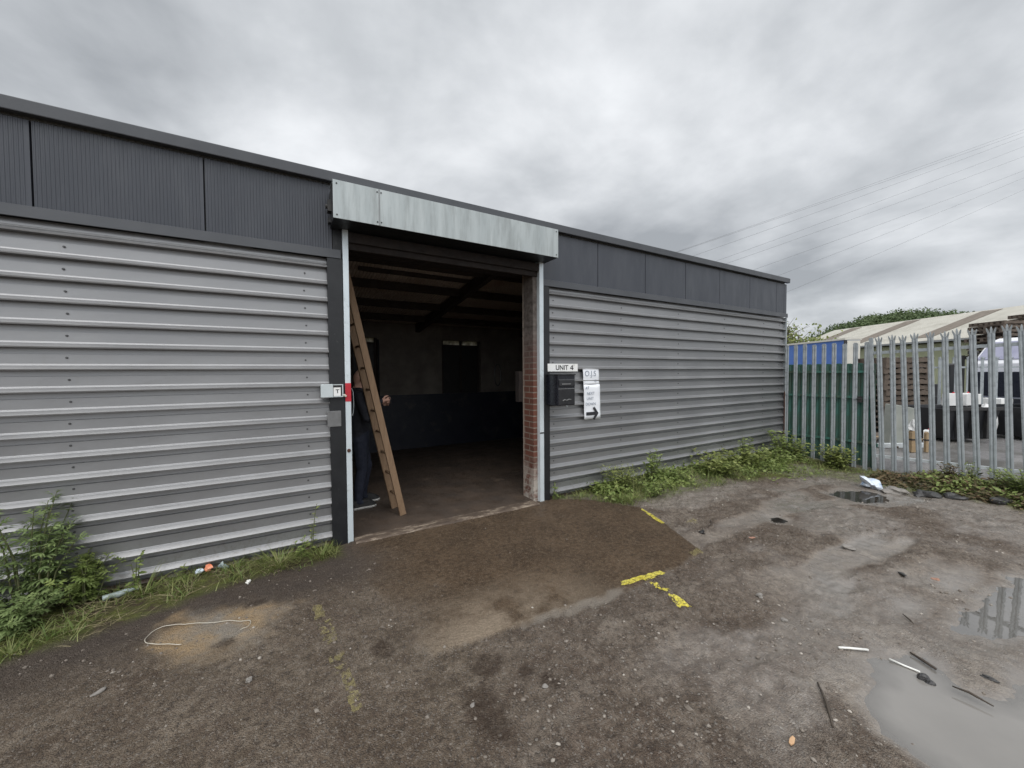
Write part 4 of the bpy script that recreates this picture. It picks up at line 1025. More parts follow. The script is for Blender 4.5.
# black skips
def skip(label, X, Z, L, grp):
    t = yard('skip', label, 'skip', X, Z, GZ, 0, grp)
    b = MB(); n = .18
    o_ = [(-L/2+n, -.5, .08), (L/2-n, -.5, .08), (L/2-n, .5, .08), (-L/2+n, .5, .08)]; u_ = [(-L/2, -.6, .80), (L/2, -.6, .80), (L/2, .6, .80), (-L/2, .6, .80)]
    i_ = [(p[0]*.95, p[1]*.93, .80) for p in u_]; j_ = [(p[0]*.93, p[1]*.9, .12) for p in o_]
    q = lambda a, c: [(a+k, a+(k+1) % 4, c+(k+1) % 4, c+k) for k in range(4)]
    b.add(o_+u_+i_+j_, [(3, 2, 1, 0)]+q(0, 4)+q(4, 8)+q(8, 12)+[(12, 13, 14, 15)]); b.build('body', MT['skip'], t, bevel=.01)
    b = MB(); b.box((-L/2-.02, -.64, .76), (L/2+.02, -.602, .83)); b.build('rim', MT['steel'], t)
    b = MB()
    for x in (-L/4, 0, L/4): b.box((x-.03, -.63, .1), (x+.03, -.56, .75))
    b.build('rib', MT['steel'], t)
    return t
skip('black open skip left of the white sack beyond the fence', 10.65, 9.6, 1.35, 'black skips in the yard')
skip('black open skip right of the white sack beyond the fence', 12.75, 9.6, 1.6, 'black skips in the yard')
t = yard('bulk_sack', 'white bulk sack standing between the two black skips', 'sack', 11.62, 9.55)
b = MB(); b.blob((0, 0, .38), (.17, .2, .42), 3, .12); b.build('sack_body', MT['whitebag'], t, smooth=True)
b = MB(); b.tube([(-.1, 0, .72), (-.08, 0, .84), (0, 0, .86), (.06, 0, .72)], .015, 6); b.build('handle', MT['whitebag'], t)
t = yard('concrete_block', 'grey green concrete slab block standing behind the fence rail', 'block', 8.35, 8.6)
b = MB(); b.prism([(0, 0), (.62, 0), (.55, .86), (.1, .95)], 'Y', 0, .22); b.build('slab', MT['concrete'], t, bevel=.015)
b = MB(); b.box((-.3, -.12, 0), (.75, -.02, .10)); b.build('foot', MT['railw'], t, bevel=.01)
for k, (X, Z, h, w, lb) in enumerate(((8.28, 8.0, .42, .09, 'thicker short pale timber post behind the fence'), (8.56, 8.0, .40, .055, 'thin short pale timber post right of the thicker one'))):
    t = yard('timber_post', lb, 'post', X, Z, GZ, 0, 'timber posts in the yard'); b = MB(); b.prism([(-w/2, 0), (w/2, 0), (w/2, h), (0, h+.03), (-w/2, h)], 'Y', 0, w); b.build('shaft', MT['postwood'], t, bevel=.006)
    b = MB(); b.box((-w/2-.004, -.004, h*.6), (w/2+.004, w+.004, h*.6+.03)); b.build('band', MT['steel'], t)
t = yard('plastic_bag_heap', 'crumpled white plastic hung on the timber post', 'plastic', 8.30, 7.99, GZ+.46)
b = MB(); b.blob((0, .05, .07), (.08, .07, .12), 8, .4); b.build('sheet', MT['whitebag'], t)
for k in range(9):
    X = 8.75+.17*(k % 4)+.05*math.sin(k*2.2); Z = 9.0+.25*(k//4)+.03*k
    lb = ('weathered plank lying in the low timber pile right behind the gate post', 'plank')
    t = yard('plank', lb[0], lb[1], X, Z, GZ+.055*(k//4)*1.0+.003*k, .25*math.sin(k*1.9)+.5, 'planks piled behind the fence')
    b = MB(); b.box((-.8, -.06, 0), (.8, .06, .04)); b.build('board', MT['pallet' if k % 3 else 'postwood'], t, bevel=.004)
    b = MB(); b.tube([(.7, 0, .04), (.7, 0, .046)], .008, 6); b.build('nail', MT['rust'], t)
for k, (X, h, lb) in enumerate(((11.75, 2.0, 'leftmost tall dark steel mast standing beyond the fence'), (12.35, 1.8, 'middle dark steel mast standing beyond the fence'), (13.0, 2.15, 'tallest dark steel mast, left of the lorry cab'))):
    t = yard('steel_mast', lb, 'mast', X, 11.0, GZ, 0, 'steel masts in the yard')
    b = MB(); b.box((-.06, -.06, 0), (.06, .06, h)); b.build('column', MT['post'], t, bevel=.005)
    b = MB(); b.box((-.14, -.14, 0), (.14, .14, .02)); b.build('base_plate', MT['steel'], t)
    b = MB(); b.tube([(-.1, 0, h+.03), (.1, 0, h+.03)], .055, 10); b.build('head', MT['steel'], t)
for k, (X, Z, z, lb) in enumerate(((10.5, 9.35, .84, 'white jerrycan standing on the left skip edge'), (10.95, 9.4, .84, 'second white jerrycan further right on the left skip'), (9.75, 9.1, 0, 'white jerrycan on the ground left of the skips'))):
    t = yard('jerrycan', lb, 'jerrycan', X, Z, GZ+z, .3*k, 'white jerrycans')
    b = MB(); b.prism([(-.11, 0), (.11, 0), (.11, .24), (.06, .30), (-.09, .30), (-.11, .27)], 'Y', -.07, .07); b.build('can', MT['whitebag'], t, bevel=.012)
    b = MB(); b.tube([(.075, 0, .27), (.10, 0, .32)], .02, 8); b.build('cap', MT['red'], t)
# far thin fence
t = yard('far_steel_fence', 'slim grey steel fence standing across the yard before the lorry', 'fence', 10.2, 11.6)
g0 = None
for k in range(19):
    x = k*.42
    if g0 is None: g0 = pale_mb(0, 2.1, .10, True).build('pale', MT['galvpale'], t, (x, 0, 0))
    else: cp(g0, t, (x, 0, 0))
for z in (.45, 1.75):
    b = MB(); b.box((-.1, .01, z), (8.0, .05, z+.05)); b.build('rail', MT['galvpale'], t)
# drums and machinery clutter
for k, (X, Z, r, h, m, lb) in enumerate(((11.3, 12.8, .29, .9, 'skip', 'black drum standing in the yard left of the blue drum'), (12.2, 12.9, .29, .9, 'blue', 'blue drum standing in the yard behind the far fence'), (13.3, 12.6, .32, 1.25, 'black', 'tall black tank standing in the yard left of the lorry'))):
    t = yard('drum', lb, 'drum', X, Z, GZ, 0, 'drums in the yard')
    b = MB(); b.tube([(0, 0, 0), (0, 0, h*.33), (0, 0, h*.34), (0, 0, h*.36), (0, 0, h*.67), (0, 0, h*.68), (0, 0, h*.70), (0, 0, h)], [r, r, r*1.04, r, r, r*1.04, r, r], 20); b.build('shell', MT[m], t, smooth=False)
    b = MB(); b.tube([(r*.5, 0, h), (r*.5, 0, h+.04)], .04, 10); b.build('cap', MT['white'], t)
for k, (X, Z, w, h, lb) in enumerate(((13.0, 11.2, .5, 1.0, 'white carton box stacked near the far fence'), (14.2, 11.3, .4, .85, 'smaller white carton box by the far fence'))):
    t = yard('carton', lb, 'box', X, Z, GZ+.0, .1*k, 'cartons in the yard'); b = MB(); b.box((0, 0, 0), (w, .5, h)); b.build('carton_body', MT['white'], t, bevel=.01)
    b = MB(); b.box((w*.42, -.003, .02), (w*.58, -.0005, h)); b.build('tape', MT['cream'], t)

# ------------------------------------------------------------------ overhead cables
pairs = [((683.8,251.4),(1024,134.5)),((684,252),(1024,137.5)),((704.6,254),(1024,141.4)),((725,260),(1024,151)),((735.7,262.4),(1024,160.8)),((763,268.6),(1024,174.6)),((784,275.5),(1024,181.5)),((798,289.4),(1024,193))]
names = ['uppermost overhead cable of the bundle crossing the grey sky', 'second overhead cable from the top of the bundle', 'third overhead cable from the top of the bundle', 'fourth overhead cable from the top of the bundle', 'fifth overhead cable, just below the middle of the bundle', 'sixth overhead cable, third from the bottom of the bundle', 'seventh overhead cable, next to the lowest', 'lowest overhead cable crossing the sky above the roof corner']
for k, nm in enumerate(names):
    (xa, ya), (xb, yb) = pairs[k]
    # two carrying points of each span, worked out once as world coordinates
    def pt(px, py, Z):
        X = (px-512)/390*Z; x, y = W(X, Z); return Vector((x, y, 1.6+(372.8-py)/390*Z))
    A = pt(xa, ya, 62); Bq = pt(xb, yb, 84); d = Bq-A
    a2 = A-d*.9; b2 = Bq+d*.8; pts = []
    for i in range(41):
        s = i/40; q = a2.lerp(b2, s); 
        s1 = .9/2.7; s2 = 1.9/2.7
        sag = 5.5*((s-s1)*(s-s2)); q.z += sag*(1 if (s < s1 or s > s2) else 1)
        pts.append(q)
    b = MB(); b.tube(pts, .015, 5, cap=True); tag(b.build('overhead_cable', MT['cable']), nm, 'cable', 'overhead cables')

# ------------------------------------------------------------------ hill and wood
def hillz(X, Z):
    # broad ridge to the right of the view, peak about 28 m
    c = np.clip
    prof = np.interp(np.asarray(X)/np.asarray(Z), [.3, .72, .80, .88, .98, 1.10, 1.2, 1.4, 1.8], [0, 5, 11, 16, 19.0, 18.3, 17.0, 17.5, 9])
    return prof*ss(95, 150, Z)*ss(260, 170, Z)
b = MB(); Zs = np.linspace(90, 262, 22); Ts = np.linspace(.3, 1.8, 50); vs = []
for Z in Zs:
    for t_ in Ts:
        x, y = W(t_*Z, Z); vs.append((x, y, float(hillz(t_*Z, Z))-.2))
n = len(Ts); b.add(vs, [(j*n+i, j*n+i+1, (j+1)*n+i+1, (j+1)*n+i) for j in range(len(Zs)-1) for i in range(n-1)])
tag(b.build('hill', MT['hill'], smooth=True), kind='structure')
b = MB(); rs = np.random.RandomState(5)
for k in range(520):
    t_ = rs.uniform(.74, 1.6); Z = rs.uniform(112, 165); h = float(hillz(t_*Z, Z))
    r = rs.uniform(2.6, 5.0); x, y = W(t_*Z, Z); tone = rs.rand()*.7
    for q in range(110):
        d = rs.normal(size=3); d /= np.linalg.norm(d); d[2] = abs(d[2])*.9
        rr = r*(.75+.35*rs.rand()); p = (x+d[0]*rr, y+d[1]*rr, h+1.5+d[2]*rr*1.1)
        e = rs.normal(size=3); L = rs.uniform(.5, 1.0)
        b.leaf(p, e, d+.4*rs.normal(size=3), L, L*.7, float(np.clip(tone+.4*(rs.rand()-.5), 0, 1)))
tag(b.build('hillside_wood', MT['wood_far'], rnd=True), kind='stuff')

# ------------------------------------------------------------------ shrubs and weeds
def foliage(t, kind, leaf_mat, stem_mat, stems, hgt, spread, leafL, leafW, per, seed, name='foliage', lobed=False, lean=(0, 0), droop=.35, start=.12):
    rs = np.random.RandomState(seed); lf = MB(); st = MB()
    for s in range(stems):
        a = rs.rand()*6.28; q = rs.rand()**.6; H = hgt*(1-.45*q*rs.rand()-.12*rs.rand()) if s else hgt
        bx, by = .25*spread*q*math.cos(a), .25*spread*q*math.sin(a)
        tip = Vector((spread*q*math.cos(a)+lean[0], spread*q*math.sin(a)+lean[1], H)); base = Vector((bx, by, -.03))
        mid = base.lerp(tip, .5)+Vector((-.12*spread*math.cos(a), -.12*spread*math.sin(a), .08*H))
        pts = [base, base.lerp(mid, .5), mid, mid.lerp(tip, .5)+Vector((0, 0, .02*H)), tip]
        r0 = .0035+.004*min(1, hgt); st.tube(pts, [r0, r0*.85, r0*.7, r0*.5, r0*.25], 5)
        for k in range(per):
            u = start+(1-start)*(k+rs.rand())/per; i = min(3, int(u*4)); p = pts[i].lerp(pts[i+1], u*4-i)
            an = k*2.4+rs.rand(); d = Vector((math.cos(an), math.sin(an), .35+.5*(u > .85)+.2*rs.normal()))
            sz = (1-.45*abs(u-.35))*(.75+.5*rs.rand()); tone = float(np.clip(.15+.55*u*rs.rand()+.25*rs.rand(), 0, 1))
            up = Vector((.3*rs.normal(), .3*rs.normal(), 1))
            if lobed:
                L = leafL*sz; dn = d.normalized(); sd = dn.cross(up).normalized()
                for m, (off, ang, k2) in enumerate(((.0, 0, 1), (.25, .8, .6), (.25, -.8, .6), (.5, .65, .55), (.5, -.65, .55))):
                    dd = dn*math.cos(ang)+sd*math.sin(ang)
                    lf.leaf(p+dn*L*off, dd+Vector((0, 0, -.25*off)), up, L*k2*(.9 if m else 1), leafW*sz*(.6 if m else .7), tone, droop)
            else: lf.leaf(p, d, up, leafL*sz, leafW*sz, tone, droop)
    lf.build('leaves', leaf_mat, t, rnd=True); st.build('stems', stem_mat, t)
def weed(name, label, x, y, **k):
    grp = k.pop('group', None); cat = k.pop('cat', 'weed')
    t = thing(name, label, cat, (x, y, g1(x, y) if y < 0 else -.05), 0, grp); foliage(t, name, **k); return t
L, G, S = MT['leaf'], MT['mug'], MT['stem']
weed('mugwort_plant', 'tallest bushy grey green weed against the left ribbed wall', -1.50, -.17, leaf_mat=G, stem_mat=S, stems=15, hgt=.90, spread=.27, leafL=.105, leafW=.024, per=24, seed=3, lobed=True)
weed('mugwort_plant', 'sprawling weed at the left edge of the tall one by the wall', -1.74, -.24, leaf_mat=G, stem_mat=S, stems=13, hgt=.50, spread=.28, leafL=.09, leafW=.024, per=18, seed=4, lobed=True)
weed('nettle_plant', 'low round leafy weed just right of the tall mugwort bush', -1.26, -.14, leaf_mat=L, stem_mat=S, stems=20, hgt=.36, spread=.22, leafL=.075, leafW=.024, per=16, seed=5, lobed=True)
weed('nettle_plant', 'low dark weed spreading in front of the tall mugwort bush', -1.52, -.38, leaf_mat=G, stem_mat=S, stems=22, hgt=.25, spread=.28, leafL=.075, leafW=.024, per=14, seed=6, lobed=True)
weed('slender_weed', 'slender upright weed growing between the leafy clump and the orange litter', -.99, -.11, leaf_mat=L, stem_mat=S, stems=3, hgt=.29, spread=.05, leafL=.05, leafW=.024, per=14, seed=7)
weed('slender_weed', 'small slender weed by the wall just left of the orange litter', -.73, -.07, leaf_mat=L, stem_mat=S, stems=3, hgt=.14, spread=.05, leafL=.04, leafW=.02, per=9, seed=8)
weed('slender_weed', 'tall thin flowering weed next to the left door post', .20, -.10, leaf_mat=MT['yleaf'], stem_mat=S, stems=2, hgt=.44, spread=.05, leafL=.05, leafW=.022, per=16, seed=9, lean=(.02, 0))
weed('slender_weed', 'short bushy weed at the foot of the left door post', .13, -.13, leaf_mat=L, stem_mat=S, stems=6, hgt=.17, spread=.10, leafL=.05, leafW=.02, per=9, seed=10)
weed('slender_weed', 'small weed at the foot of the right door post', 3.0, -.07, leaf_mat=L, stem_mat=S, stems=5, hgt=.20, spread=.05, leafL=.05, leafW=.026, per=9, seed=12)
weed('nettle_plant', 'tallest pointed weed by the right wall below the arrow notice', 4.62, -.26, leaf_mat=L, stem_mat=S, stems=12, hgt=.52, spread=.15, leafL=.08, leafW=.036, per=20, seed=13)
weed('grassy_weed', 'pale green feathery weed left of the tallest one at the right wall', 4.02, -.24, leaf_mat=MT['yleaf'], stem_mat=S, stems=46, hgt=.36, spread=.34, leafL=.07, leafW=.018, per=15, seed=14)
weed('grassy_weed', 'spreading low weed in front of the tallest one at the right wall', 4.25, -.55, leaf_mat=L, stem_mat=S, stems=18, hgt=.22, spread=.34, leafL=.06, leafW=.022, per=11, seed=15)
weed('nettle_plant', 'low green weed right of the tallest one by the right wall', 4.95, -.30, leaf_mat=L, stem_mat=S, stems=15, hgt=.30, spread=.34, leafL=.065, leafW=.028, per=12, seed=16)
weed('bramble_patch', 'broad yellow green bramble midway along the right wall', 6.0, -.40, leaf_mat=MT['yleaf'], stem_mat=S, stems=46, hgt=.36, spread=.55, leafL=.085, leafW=.045, per=13, seed=17)
weed('bramble_patch', 'second yellow green bramble further along the right wall', 6.85, -.36, leaf_mat=MT['yleaf'], stem_mat=S, stems=34, hgt=.36, spread=.45, leafL=.085, leafW=.045, per=13, seed=18)
weed('nettle_plant', 'upright nettle standing out of the brambles near the far end of the wall', 7.05, -.22, leaf_mat=L, stem_mat=S, stems=10, hgt=.52, spread=.16, leafL=.085, leafW=.038, per=17, seed=19)
weed('nettle_plant', 'dense nettle clump at the far corner of the building', 8.15, -.30, leaf_mat=L, stem_mat=S, stems=24, hgt=.60, spread=.42, leafL=.10, leafW=.045, per=16, seed=20)
weed('nettle_plant', 'low nettle clump between the brambles and the building corner', 7.65, -.45, leaf_mat=L, stem_mat=S, stems=18, hgt=.34, spread=.42, leafL=.085, leafW=.04, per=13, seed=21)
weed('bramble_patch', 'yellow green bramble growing at the foot of the grey gate', 8.62, -1.02, leaf_mat=MT['yleaf'], stem_mat=S, stems=36, hgt=.42, spread=.36, leafL=.09, leafW=.05, per=14, seed=22)
weed('bramble_patch', 'leafy clump where the gate meets the building corner', 8.60, -.40, leaf_mat=MT['yleaf'], stem_mat=S, stems=20, hgt=.34, spread=.28, leafL=.085, leafW=.05, per=12, seed=23)
weed('nettle_plant', 'green bushy weed on the bank at the right end of the fence', 8.42, -3.10, leaf_mat=L, stem_mat=S, stems=44, hgt=.34, spread=.34, leafL=.075, leafW=.026, per=15, seed=24)
weed('grassy_weed', 'small yellow green weed on the bank beneath the fence', 8.40, -2.72, leaf_mat=MT['yleaf'], stem_mat=S, stems=14, hgt=.14, spread=.22, leafL=.05, leafW=.022, per=9, seed=25)
weed('dead_dock_plant', 'dead brown dock plant standing against the middle of the fence', 8.62, -2.42, leaf_mat=MT['deadleaf'], stem_mat=MT['twig'], stems=14, hgt=.26, spread=.14, leafL=.06, leafW=.03, per=10, seed=26)
weed('grassy_weed', 'tuft of weed growing through the fence rail on the bank', 8.70, -2.62, leaf_mat=L, stem_mat=S, stems=9, hgt=.30, spread=.09, leafL=.05, leafW=.022, per=10, seed=27)
# shrub and bare saplings beyond the blue store
def bush(label, X, Z, h, r, n, seed, leafy, name='shrub', cat='shrub'):
    t = yard(name, label, cat, X, Z); rs = np.random.RandomState(seed); st = MB(); lf = MB()
    for k in range(9):
        a = rs.rand()*6.28; tip = Vector((r*.8*math.cos(a)*rs.rand(), r*.8*math.sin(a)*rs.rand(), h*(.75+.3*rs.rand()))); b0 = Vector((.1*math.cos(a), .1*math.sin(a), 0))
        md = b0.lerp(tip, .55)+Vector((0, 0, .2)); st.tube([b0, md, tip], [.06, .04, .012], 6)
        for j in range(9):
            u = .5+.5*rs.rand(); p = md.lerp(tip, (u-.5)*2); q = p+Vector((rs.normal()*.45, rs.normal()*.45, .3+.35*rs.rand())); st.tube([p, q], [.016, .006], 4)
            for m in range(leafy):
                c = p.lerp(q, rs.rand())+Vector(rs.normal(size=3))*.16; L_ = rs.uniform(.12, .22)
                lf.leaf(c, rs.normal(size=3), rs.normal(size=3)+np.array((0, 0, 1)), L_, L_*.6, rs.rand()*.9)
    st.build('branches', MT['bark'], t); lf.build('leaves', MT['yleaf'], t, rnd=True)
bush('leafy shrub showing above the blue store', 16.6, 22.5, 3.75, 1.5, 9, 31, 24)
bush('sparse bare sapling between the building corner and the leafy shrub', 14.9, 21.0, 4.1, .9, 7, 33, 2, 'sapling', 'sapling')

# grass (uncountable) and mossy litter
def grass_patch(name, n, xr, yr, dens, hmax, mat, seed, w=.005, flat=.0):
    rs = np.random.RandomState(seed); b = MB()
    x = rs.uniform(*xr, n); y = rs.uniform(*yr, n); h, F = ground_fields(x, y); d = dens(x, y, F)
    cl = fbm(x, y, .18, 3, seed)
    ok = rs.rand(n) < d*ss(.42, .66, cl)
    for k in np.nonzero(ok)[0]:
        a = rs.rand()*6.28; tl = .25+flat+.5*rs.rand(); L_ = hmax*(.3+.7*rs.rand()**1.5)*(.5+cl[k])
        b.blade((x[k], y[k], h[k]-.004), (tl*math.cos(a), tl*math.sin(a), 1), L_, w*(.7+.6*rs.rand()), (a+rs.normal()*.4, .25+.5*rs.rand()), float(rs.rand()**1.6))
    tag(b.build(name, mat, rnd=True), kind='stuff')
grass_patch('grass', 7600, (-1.95, .5), (-.85, -.02), lambda x, y, F: F['moss'], .125, MT['grass'], 51)
grass_patch('grass', 19000, (2.95, 8.8), (-1.5, -.02), lambda x, y, F: F['moss']*ss(-1.4, -.4, y), .13, MT['grass'], 52, .006)
grass_patch('grass', 9000, (7.4, 8.95), (-4.2, -.8), lambda x, y, F: F['moss']*.6, .09, MT['grass'], 53, .006)
grass_patch('tall_grass', 2600, (3.3, 8.6), (-.9, -.04), lambda x, y, F: F['moss']*ss(-.9, -.3, y), .30, MT['grass'], 57, .005, -.15)
grass_patch('ground_moss', 9000, (2.95, 8.8), (-1.6, -.02), lambda x, y, F: F['moss']*.8, .03, MT['yleaf'], 54, .007, .5)
rs = np.random.RandomState(77); b = MB()
for k in range(2000):
    if k < 1500: x = rs.uniform(3.6, 8.8); y = -.06-abs(rs.normal())*(.24+.10*(x > 5.5)); tone = rs.rand()
    else: x = rs.uniform(7.95, 8.85); y = -rs.uniform(2.1, 4.3); tone = rs.rand()
    if fbm(x, y, .35, 3, 19) < .53 or y > -.05: continue
    z = g1(x, y); H = (.05+.15*rs.rand()**1.5)*(1 if k < 1500 else .6)
    for q in range(9):
        a = rs.rand()*6.28; u = rs.rand(); L_ = .03+.045*rs.rand()
        b.leaf((x+.05*rs.normal(), y+.05*rs.normal(), z+H*u), (math.cos(a), math.sin(a), .5*rs.normal()+.3), (.4*rs.normal(), .4*rs.normal(), 1), L_, L_*.5, float(np.clip(tone*.6+.4*rs.rand(), 0, 1)), .3)
tag(b.build('undergrowth', MT['leaf'], rnd=True), kind='stuff')
grass_patch('dead_stalks', 2600, (7.6, 8.95), (-4.2, -1.6), lambda x, y, F: F['moss'], .12, MT['straw'], 55, .004, .8)
grass_patch('dead_stalks', 2400, (-1.95, .45), (-.75, -.05), lambda x, y, F: F['moss'], .16, MT['straw'], 56, .003, 1.3)
rs = np.random.RandomState(8); b = MB()
for k in range(3600):
    x = rs.uniform(7.9, 8.85); y = -rs.uniform(1.6, 4.2); z = g1(x, y)
    b.leaf((x, y, z+.07*rs.rand()**2+.004), (rs.normal(), rs.normal(), .35*abs(rs.normal())), (.4*rs.normal(), .4*rs.normal(), 1), .05+.05*rs.rand(), .03, rs.rand())
tag(b.build('leaf_litter', MT['deadleaf'], rnd=True), kind='stuff')
def tuft(label, x, y, n, h, seed, mat='grass', spread=.05):
    rs = np.random.RandomState(seed); b = MB()
    for k in range(n):
        a = rs.rand()*6.28; r = spread*rs.rand(); tl = .2+.7*rs.rand()
        b.blade((r*math.cos(a), r*math.sin(a), -.01), (tl*math.cos(a), tl*math.sin(a), 1), h*(.5+.5*rs.rand()), .006, (a, .25+.6*rs.rand()), float(rs.rand()))
    o = b.build('grass_tuft', MT[mat], None, (x, y, g1(x, y)), rnd=True); tag(o, label, 'grass tuft')
tuft('tall pale grass tuft with seed stalks beside the slender weed at the left wall', -.93, -.20, 46, .30, 61)
tuft('dense grass tuft by the wall right of the orange litter', -.05, -.20, 190, .20, 62, spread=.17)
tuft('grass tuft close to the left door post', .28, -.22, 90, .15, 63, spread=.10)
tuft('small flat grass tuft in the dirt at the bottom left edge', -1.42, -.62, 40, .12, 64)
tuft('grass tuft at the near corner of the yellow line by the right wall', 3.78, -.62, 130, .16, 65, spread=.16)
tuft('low grass tuft close by the right door post', 3.32, -.20, 60, .12, 66, spread=.12)

# ------------------------------------------------------------------ litter and stones
def rock(name, label, x, y, r, seed, mat, cat='stone', sq=(1, .8, .6), grp=None):
    b = MB(); b.blob((0, 0, r*sq[2]*.55), (r*sq[0], r*sq[1], r*sq[2]), seed, .45, sub=3)
    o = b.build(name, MT[mat], None, (x, y, g1(x, y)), (0, 0, seed)); tag(o, label, cat, grp); return o
rock('stone', 'flat pale stone on dark gravel, largest one left of the small far puddles', 4.496, -2.586, .048, 2, 'rock', sq=(1, .75, .45))
rock('stone', 'black wet lump sitting in the muddy puddle below the white strips', 2.92, -3.454, .030, 3, 'darkrock')
rock('stone', 'small dark stone at the edge of the upper puddle sheen', 4.26, -3.02, .026, 4, 'darkrock', sq=(1.3, .6, .5))
rock('stone', 'dark oval stone in the right part of the muddy puddle', 3.2, -3.62, .018, 5, 'darkrock', sq=(1.4, .6, .5))
rock('stone', 'white pebble in front of the sand patch near the bottom left', -.185, -1.60, .014, 6, 'rock', sq=(1, .8, .9))
rock('stone', 'pale flat stone lying alone on the tarmac at the lower left', -.86, -1.28, .018, 7, 'rock', sq=(1.5, .6, .5))
rock('stone', 'black stone on gravel beside the worn yellow corner mark', 3.72, -1.64, .026, 8, 'darkrock')
rock('brick_fragment', 'orange brick fragment on the gravel right of the black stone', 3.95, -2.02, .020, 9, 'brickbit', 'brick fragment', (1.2, .8, .3))
rock('brick_fragment', 'orange brick fragment in the wet rut towards the right', 4.42, -3.17, .022, 10, 'brickbit', 'brick fragment', (1.2, .9, .25))
rock('rubble_heap', 'dark soil lump at the end of the bank beside the plastic bag', 7.72, -2.32, .11, 11, 'darkrock', 'rubble', (1.4, .9, .55))
rock('rubble_heap', 'pale broken slab beside the dark soil lump near the plastic bag', 7.50, -2.12, .11, 12, 'rock', 'rubble', (1.4, .9, .40))
rock('rubble_heap', 'dark soil lump in the middle of the bank edge', 7.90, -2.62, .08, 13, 'darkrock', 'rubble', (.9, 1.3, .6))
rock('rubble_heap', 'dark soil lump at the right end of the bank edge', 7.97, -3.0, .07, 14, 'darkrock', 'rubble', (.9, 1.3, .6))
rock('stone', 'light stone between the two dark stain patches', 1.16, -2.44, .013, 15, 'rock')
rock('stone', 'white stone left of the lower dark stain patch', .78, -2.36, .012, 16, 'rock')
rock('stone', 'white pebble on the damp ground in front of the wall grass', -.26, -.42, .020, 17, 'pvc', sq=(1, .7, .7))
rock('stone', 'grey stone on the gravel right of the broken yellow mark', 2.95, -2.6, .022, 18, 'rock')
rock('stone', 'pale stone on gravel above the left white strip', 2.82, -2.82, .020, 19, 'rock')
def strip(name, label, cat, pts, r, mat, n=6, flat=None):
    b = MB(); P_ = [(x, y, max(g1(x, y)+dz, (WZ[0]+.003+.3*dz) if x > 2.3 and y < -3.2 else -9)) for x, y, dz in pts]; b.tube(P_, r, n); o = b.build(name, MT[mat], smooth=True); tag(o, label, cat); return o
strip('plastic_strip', 'short white plastic strip on gravel at the puddle edge', 'strip', [(2.79, -3.12, .012), (2.84, -3.15, .014), (2.92, -3.215, .012)], .0065, 'pvc')
strip('plastic_strip', 'longer white plastic strip lying slanted in the muddy puddle margin', 'strip', [(2.945, -3.30, .010), (2.955, -3.36, .010), (2.965, -3.42, .010)], .0055, 'pvc')
strip('stick', 'dark rotten stick by the end of the longer white strip', 'stick', [(3.11, -3.345, .014), (3.09, -3.40, .016), (3.06, -3.46, .014)], [.004, .008, .006], 'twig')
strip('stick', 'dark forked twig lying in the middle of the muddy puddle', 'stick', [(2.93, -3.545, .035), (2.94, -3.60, .036), (2.93, -3.68, .034)], [.003, .006, .003], 'twig')
strip('stick', 'short dark stick on gravel above the muddy puddle', 'stick', [(3.55, -3.20, .012), (3.50, -3.25, .014), (3.44, -3.28, .012)], [.003, .005, .003], 'twig')
strip('stick', 'flat brown stick near the bottom below the puddle edge', 'stick', [(2.37, -3.18, .010), (2.26, -3.26, .012), (2.14, -3.33, .010)], [.004, .007, .004], 'twig')
strip('stick', 'thin dark twig on the gravel next to the worn yellow blotch', 'stick', [(4.08, -1.50, .012), (3.98, -1.58, .014), (3.88, -1.60, .012)], [.004, .006, .004], 'twig')
b = MB(); b.prism([(-.034, -.004), (-.012, -.011), (.024, -.007), (.032, .005), (.004, .010), (-.026, .007)], 'Z', 0, .008); o = b.build('wood_chip', MT['chip'], None, (1.925, -3.258, g1(1.925, -3.258)+.004), (0, .1, .2), bevel=.002); tag(o, 'small tan wood chip on the gravel at the bottom edge', 'wood chip')
pts = [(-.56, -1.05), (-.65, -1.0), (-.735, -.945), (-.765, -.87), (-.74, -.80), (-.68, -.785), (-.58, -.83), (-.5, -.86), (-.40, -.90), (-.29, -.95), (-.215, -1.0), (-.22, -1.07), (-.27, -1.10)]
b = MB(); cur = []
for i in range(len(pts)-1):
    p0, p1, p2, p3 = [Vector(pts[max(0, min(len(pts)-1, i+k))]) for k in (-1, 0, 1, 2)]
    for s in (0, .25, .5, .75): cur.append(tuple(.5*(2*p1+(p2-p0)*s+(2*p0-5*p1+4*p2-p3)*s*s+(3*p1-p0-3*p2+p3)*s**3)))
b.tube([(x, y, g1(x, y)+.010+.006*math.sin(i*.3)) for i, (x, y) in enumerate(cur)], .0023, 6); tag(b.build('wire_loop', MT['wire'], smooth=True), 'loose loop of pale wire lying over the sand patch', 'wire')
t = thing('plastic_bottle', 'crushed clear plastic bottle in the grass left of the slender weed', 'bottle', (-1.07, -.16, g1(-1.07, -.16)+.03), R_(20))
b = MB(); b.tube([(-.085, 0, 0), (-.08, 0, 0), (-.04, 0, .004), (0, 0, -.004), (.04, 0, .003), (.07, 0, 0), (.10, 0, 0)], [.014, .022, .017, .023, .018, .014, .009], 12); b.build('body', MT['clearplast'], t, smooth=True)
b = MB(); b.tube([(.10, 0, 0), (.118, 0, 0)], .014, 12); b.build('cap', MT['white'], t)
t = thing('crisp_packet', 'crumpled orange and pale blue wrapper in the grass at the left wall', 'wrapper', (-.58, -.065, g1(-.58, -.065)+.04))
b = MB(); b.blob((.025, 0, .005), (.030, .024, .026), 21, .5); b.build('orange_side', MT['orange'], t)
b = MB(); b.blob((-.035, 0, -.012), (.034, .022, .020), 22, .5); b.build('blue_side', MT['palewrap'], t)
